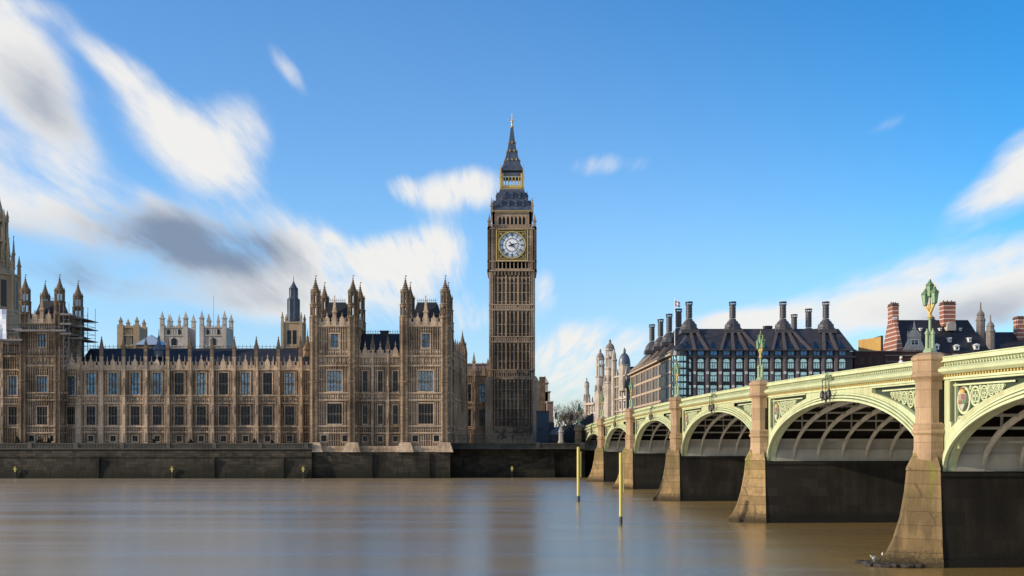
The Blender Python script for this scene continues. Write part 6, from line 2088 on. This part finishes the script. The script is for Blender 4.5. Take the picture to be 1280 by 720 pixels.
for i in range(8):
    a = PI / 8 + i * PI / 4
    g.lathe(r2 * .95 * math.cos(a), r2 * .95 * math.sin(a), [(.5, Z(335)), (.4, Z(276))], 6)
    pinnacle_mb(g, r2 * 1.0 * math.cos(a), r2 * 1.0 * math.sin(a), Z(277), Z(262) - Z(277), .3)
    pinnacle_mb(g, r2 * 1.55 * math.cos(a), r2 * 1.55 * math.sin(a), Z(336), Z(292) - Z(336), .3)
    g.bar((r2 * 1.5 * math.cos(a), r2 * 1.5 * math.sin(a), Z(325)), (r2 * .95 * math.cos(a), r2 * .95 * math.sin(a), Z(310)), .2, .3)
for y in (329, 304, 279): g.lathe(0, 0, [(r2 * .9, Z(y)), (r2 * 1.08, Z(y) + .2), (r2 * 1.08, Z(y) + .7), (r2 * .9, Z(y) + .9)], 8)
g.lathe(0, 0, [(r2 * .6, Z(330)), (r2 * .6, Z(280))], 8)
part('lantern', g, 'goldstone', root)
g = MB(); g.lathe(0, 0, [(r2 * .95, Z(278)), (r2 * .6, Z(262)), (r2 * .38, Z(250)), (r2 * .2, Z(230)), (r2 * .06, Z(205)), (.3, Z(204)), (.05, Z(195))], 8)
part('spire', g, 'goldstone', root)

# slim ventilation tower with dark louvred lantern
Y = 305.0; k = Y / F
root = thing('ventilation_tower', 'slim stone tower topped by a dark louvred lantern left of the twin towered block', 'tower', (xx(367, Y), Y, LAND))
g = MB(); r = 11.6 * k
g.box(-r, r, -r, r, 0, zz(405, Y) - LAND)
Z = lambda y: zz(y, Y) - LAND
for y in (436, 405): g.box(-r - .2, r + .2, -r - .2, r + .2, Z(y), Z(y) + .35)
for sx in (-1, 1):
    for sy in (-1, 1):
        g.box(sx * r - .35, sx * r + .35, sy * r - .35, sy * r + .35, 0, Z(404)); pinnacle_mb(g, sx * r, sy * r, Z(404), Z(391) - Z(404), .3)
part('tower_wall', g, 'goldstone', root)
for sx in (-1, 1):
    g = MB(); g.box(sx * 3.4 * k - .5, sx * 3.4 * k + .5, -r - .04, -r + .1, Z(431), Z(414)); g.box(sx * 3.4 * k - .5, sx * 3.4 * k + .5, -r - .12, -r - .03, Z(423), Z(422)); part('window', g, 'glass', root)
g = MB(); r2 = 7.4 * k
g.lathe(0, 0, [(r2 * 1.2, Z(404.6)), (r2 * 1.15, Z(402)), (r2, Z(401)), (r2 * .96, Z(376)), (r2 * 1.05, Z(375.5)), (r2 * 1.05, Z(374)), (r2 * .72, Z(372)), (r2 * .66, Z(362)), (r2 * .74, Z(361)), (r2 * .5, Z(358)), (r2 * .2, Z(354)), (.1, Z(351)), (.05, Z(345))], 8)
for i in range(8):
    a = PI / 8 + i * PI / 4
    g.lathe(r2 * 1.0 * math.cos(a), r2 * math.sin(a), [(.16, Z(401)), (.16, Z(374))], 4)
    g.lathe(r2 * .7 * math.cos(a), r2 * .7 * math.sin(a), [(.12, Z(373)), (.12, Z(360))], 4)
part('louvred_lantern', g, 'iron_roof', root)

def square_tower(label, name, px0, px1, Y, ytop, ypin, mat, windows, extra=0, cat='tower', parent=None):
    k = Y / F; w2 = (px1 - px0) / 2 * k; xc = xx((px0 + px1) / 2, Y)
    if parent is None:
        root = thing(name, label, cat, (xc, Y, LAND)); bx_, by_ = 0, 0
    else:
        root = parent; bx_, by_ = xc - parent.location.x, Y - parent.location.y
    Z = lambda y: zz(y, Y) - LAND
    g = MB(); g.M = Matrix.Translation((bx_, by_, 0))
    g.box(-w2, w2, 0, 2 * w2, 0, Z(ytop + 3))
    for sx in (-1, 1):
        for yy in (0, 2 * w2):
            g.box(sx * (w2 - .8) - .9, sx * (w2 - .8) + .9, yy - .5, yy + .5, 0, Z(ytop))
            pinnacle_mb(g, sx * (w2 - .8), yy, Z(ytop), Z(ypin) - Z(ytop), w2 * .14)
    pinnacle_mb(g, -w2 * .38, 0.1, Z(ytop + 3), Z(ypin + 4) - Z(ytop + 3), w2 * .09) if extra else None
    pinnacle_mb(g, w2 * .38, 0.1, Z(ytop + 3), Z(ypin + 4) - Z(ytop + 3), w2 * .09) if extra else None
    for y in (ytop + 4, ytop + 14, ytop + 27): g.box(-w2 - .2, w2 + .2, -.35, .3, Z(y), Z(y) + .4)
    n = 9
    for i in range(n):
        x = -w2 + 2 * w2 * (i + .5) / n
        g.box(x - w2 / n * .6, x + w2 / n * .6, -.25, .3, Z(ytop + 3), Z(ytop + 1))
    for i in range(10):
        x = -w2 * .85 + 1.7 * w2 * i / 9
        g.box(x - .08, x + .08, -.12, .1, Z(ytop + 13.5), Z(ytop + 4.5))
    tw = part('tower', g, mat, root)
    for (a, c, ww, off) in windows:
        for o_ in off:
            q = MB(); q.M = Matrix.Translation((bx_, by_, 0))
            q.prism([(o_ * w2 - ww * w2, Z(a)), (o_ * w2 + ww * w2, Z(a)), (o_ * w2 + ww * w2, Z(c) - .8), (o_ * w2, Z(c)), (o_ * w2 - ww * w2, Z(c) - .8)], -.16, .1)
            link('window', q.mesh('window', 'glass'), tw)
    return root
square_tower('square golden stone tower with four pinnacles behind the left part of the wing', 'stone_tower', 147.5, 174.5, 330, 406, 395.5, 'goldstone', [(430, 416, .16, (-.45, .45))])
ch = thing('church', 'large pale stone church with two pinnacled square towers standing behind the palace wing', 'church', (xx(242, 480), 480, LAND))
square_tower('', '', 200.5, 234.5, 480, 406, 388.5, 'palestone', [(434, 422, .2, (0,)), (418, 411, .1, (-.4, .4))], 1, parent=ch)
square_tower('', '', 250, 283, 480, 406, 388, 'palestone', [(434, 422, .2, (0,)), (418, 411, .1, (-.4, .4))], 1, parent=ch)
g = MB(); g.box(-11, 11, 12, 80, 0, zz(438, 480) - LAND); part('nave', g, 'palestone', ch)
g = MB(); X = xx(267, 490) - ch.location.x; g.tube((X, 10, 20), (X, 10, zz(369, 490) - LAND), .12, .06, 6); part('flagpole', g, 'black', ch)
Y = 300; t = thing('glass_roof', 'pale blue pyramid roof peeking over the wing beside the golden stone tower', 'roof', (xx(186, Y), Y, LAND))
g = MB(); g.box(-3.5, 3.5, 0, 7, 0, zz(431, Y) - LAND); part('wall', g, 'stone', t)
g = MB(); z = zz(431, Y) - LAND + .01; g._a([(-3.8, -.3, z), (3.8, -.3, z), (3.8, 7.3, z), (-3.8, 7.3, z), (-.4, 3.5, zz(418, Y + 3) - LAND)], [(0, 1, 4), (1, 2, 4), (2, 3, 4), (3, 0, 4)]); part('pyramid_roof', g, 'paleblue', t)

# ====================================== RIGHT OF THE CLOCK TOWER, FAR STREET
Y = 325.0
t = thing('stone_building', 'narrow brown stone building end just right of the clock tower', 'building', (xx(664, Y), Y, LAND))
g = MB(); a, c = 0, xx(681, Y) - t.location.x; zt = zz(476, Y) - LAND
g.box(a, c, 0, 12, 0, zt); g.box(c - 1.6, c + .1, -.4, 2, 0, zz(471, Y) - LAND)
for i in range(4): g.box(a + .3 + i * 1.05, a + .9 + i * 1.05, -.1, .5, zt, zt + .7)
for z in (4.5, 9, 13.5): g.box(a, c, -.25, .1, z, z + .3)
part('wall', g, 'stone', t)
for i in range(2):
    for z in (1, 5.4, 9.9):
        g = MB(); g.box(.9 + i * 1.5, 1.6 + i * 1.5, -.05, .1, z, z + 2.2); part('window', g, 'glass', t)
Y = 360.0
t = thing('stepped_building', 'pale building with stepped white terraces beyond the brown stone one', 'building', (xx(680, Y), Y, LAND))
for (p0, p1, y0, m_) in ((678, 689.5, 503, 'portland'), (678, 687.5, 490, 'palestone'), (678, 685, 479, 'palestone')):
    g = MB(); g.box(xx(p0, Y) - t.location.x, xx(p1, Y) - t.location.x, 0, 10, 0, zz(y0, Y) - LAND); g.box(xx(p0, Y) - t.location.x - .2, xx(p1, Y) - t.location.x + .3, -.3, 10, zz(y0, Y) - LAND, zz(y0, Y) - LAND + .3); part('storey', g, m_, t)
g = MB(); g._a([(xx(679, Y) - t.location.x, .5, zz(479, Y) - LAND + .3), (xx(685, Y) - t.location.x, .5, zz(479, Y) - LAND + .3), (xx(681, Y) - t.location.x, 3, zz(470, Y) - LAND)], [(0, 1, 2)]); g.prism([(xx(680, Y) - t.location.x, zz(479, Y) - LAND + .31), (xx(685.5, Y) - t.location.x, zz(479, Y) - LAND + .31), (xx(681, Y) - t.location.x, zz(469, Y) - LAND)], 1, 6); part('attic', g, 'palestone', t)
for i in range(4):
    g = MB(); x = 1.2 * i - .1; g.box(x, x + .6, -.05, .1, 9, 11); part('window', g, 'glass', t)
t = thing('terrace_house', 'small pinkish brick building beside the dark hoarding and bare trees', 'building', (xx(684, 350), 350, LAND))
g = MB(); g.box(0, xx(691.5, 350) - t.location.x, 0, 9, 0, zz(503, 350) - LAND); part('wall', g, 'pinktile', t)
g = MB(); g.box(-.2, xx(692, 350) - t.location.x, -.3, 9.2, zz(503, 350) - LAND, zz(501.5, 350) - LAND); part('roof', g, 'palestone', t)
for i in range(2):
    for z in (2, 6):
        g = MB(); g.box(.3 + i * .85, .75 + i * .85, -.04, .1, z, z + 1.5); part('window', g, 'glass', t)

# site cabin and hoardings
Y = 276.0
t = thing('site_cabin', 'tall dark blue site cabin with black top right of the clock tower', 'cabin', (xx(671, Y), Y, LAND))
w_ = xx(686, Y) - xx(671, Y); h = zz(515, Y) - LAND
g = MB(); g.box(0, w_, 0, 4, 0, h)
for i in range(9): g.box(w_ * i / 8 - .03, w_ * i / 8 + .03, -.05, 0.01, 0, h)
part('wall', g, 'bluecabin', t)
g = MB(); g.box(-.12, w_ + .12, -.15, 4.1, h, h + .3); part('roof', g, 'black', t)
g = MB(); g.box(.5, 1.4, -.09, -.052, h * .5, h * .5 + .4); part('vent', g, 'black', t)
t = thing('hoarding', 'long dark hoarding of upright panels along the ramp to the bridge', 'hoarding', (xx(686, 268), 268, LAND))
g = MB()
n = 16
for i in range(n):
    pa, pb = 686 + (742 - 686) * i / n, 686 + (742 - 686) * (i + 1) / n
    Yh = 268; 
    top = (528 if pa < 692 else 540 - (pa - 700) * .45) if pa < 700 else 541 - (pa - 700) * .62
    g.box(xx(pa, Yh) - t.location.x + .02, xx(pb, Yh) - t.location.x - .02, 0, .3, 0, zz(top, Yh) - LAND)
    g.box(xx(pa, Yh) - t.location.x - .06, xx(pa, Yh) - t.location.x + .06, -.1, -.002, 0, zz(top, Yh) - LAND + .1)
part('panels', g, 'hoarding', t)
t = thing('kiosk', 'small dark kiosk with rounded grey roof behind the stone gate pier', 'kiosk', (xx(697, 262), 262, LAND))
g = MB(); g.box(-1.3, 1.3, 0, 2.6, 0, 3.2); part('wall', g, 'hoarding', t)
g = MB(); g.lathe(0, 1.3, [(1.9, 3.2), (1.9, 3.4), (1.6, 4.0), (1.0, 4.5), (.3, 4.8), (.15, 5.1)], 12); part('roof', g, 'lead', t)
t = thing('gate_pier', 'pale carved stone gate pier with pointed cap on the river wall', 'gate pier', (xx(701, 247.2), 247.2, 7.5))
g = MB(); q = MB()
q.lathe(0, 0, [(.72, 0), (.72, .5), (.58, .6), (.55, 2.3), (.7, 2.45), (.7, 2.6)], 8); part('shaft', q, 'portland', t)
g.lathe(0, 0, [(.62, 2.6), (.5, 3.0), (.3, 3.6), (.2, 4.2), (.12, 4.3), (.2, 4.45), (.05, 4.8)], 8); part('cap', g, 'portland', t)
t = thing('signal_lamp', 'small post with dark traffic signal standing above the hoarding', 'traffic light', (xx(714.5, 270), 270, LAND))
g = MB(); g.tube((0, 0, 0), (0, 0, zz(520, 270) - LAND), .09); part('post', g, 'black', t)
g = MB(); zt = zz(520, 270) - LAND; g.box(-.25, .25, -.2, .2, zt - .9, zt + .3); g.box(-.35, .35, .2, .24, zt - 1, zt + .4); part('signal_head', g, 'black', t)

# railings along the parapet in front of the tower green
t = thing('railing', 'low black iron railing on the river wall below the clock tower', 'railing', (xx(565, 247.5), 247.5, 8.3))
g = MB(); L = xx(698, 247.5) - xx(565, 247.5)
g.box(0, L, -.03, .03, .15, .2); g.box(0, L, -.03, .03, .95, 1.0)
x = 0
while x < L: g.box(x - .02, x + .02, -.02, .02, 0, 1.15); x += .28
part('bars', g, 'black', t)

# ------------------------------------------------------------------- trees
def bare_tree(px, Y, hpx, seed, label, spread=.55, depth=6, tw=.045, cat='tree', base=LAND, thick=.022):
    rr_ = random.Random(seed)
    H = hpx * Y / F
    t = thing('bare_tree', label, cat, (xx(px, Y), Y, base), 0, 'bare winter trees')
    tk, cr = MB(), MB()
    def grow(p, d, ln, r, k):
        q = p + d * ln
        mb = tk if k == 0 else cr
        mid = p + d * ln * .5 + Vector((rr_.uniform(-1, 1), rr_.uniform(-1, 1), 0)) * ln * .05
        r2 = max(tw * .5, r * .68)
        if r > .09:
            mb.tube(p, mid, r, (r + r2) / 2, 6); mb.tube(mid, q, (r + r2) / 2, r2, 6)
        else:
            mb.bar(p, mid, r * 1.6, r * 1.6); mb.bar(mid, q, r * 1.4, r * 1.4, w2=r2 * 1.2)
        if k >= depth: return
        nb_ = 3 if k < 2 else (3 if rr_.random() < .6 else 2)
        for _ in range(nb_ + (1 if k == 0 else 0)):
            v = Vector((rr_.gauss(0, 1), rr_.gauss(0, 1), rr_.gauss(0, .6))).normalized()
            nd = (d + v * spread * (1 + .12 * k) + Vector((0, 0, .12))).normalized()
            grow(p + d * ln * rr_.uniform(.72, 1.0), nd, ln * rr_.uniform(.62, .86), r2 * rr_.uniform(.7, .95), k + 1)
    grow(Vector((0, 0, 0)), Vector((rr_.uniform(-.06, .06), 0, 1)).normalized(), H * .27, H * thick, 0)
    part('trunk', tk, 'bark', t); part('crown', cr, 'twig', t)
    return t
bare_tree(696, 430, 62, 1, 'leftmost bare tree behind the small pinkish brick building')
bare_tree(707, 450, 60, 2, 'bare tree behind the traffic signal')
bare_tree(718, 440, 60, 3, 'dense brown bare tree between the traffic signal and the pale turret')
bare_tree(728, 460, 66, 4, 'rightmost bare tree against the pale turreted building')
bare_tree(712, 480, 52, 8, 'farther bare tree filling the gap low behind the others')
bare_tree(640, 262, 50, 5, 'bare bush-like tree standing before the base of the clock tower', .8, 7, .03, thick=.011)
bare_tree(622, 266, 34, 6, 'small bare tree at the left foot of the clock tower', .8, 6, .03, thick=.012)
bare_tree(657, 264, 36, 9, 'small bare tree at the right foot of the clock tower', .8, 6, .03, thick=.012)
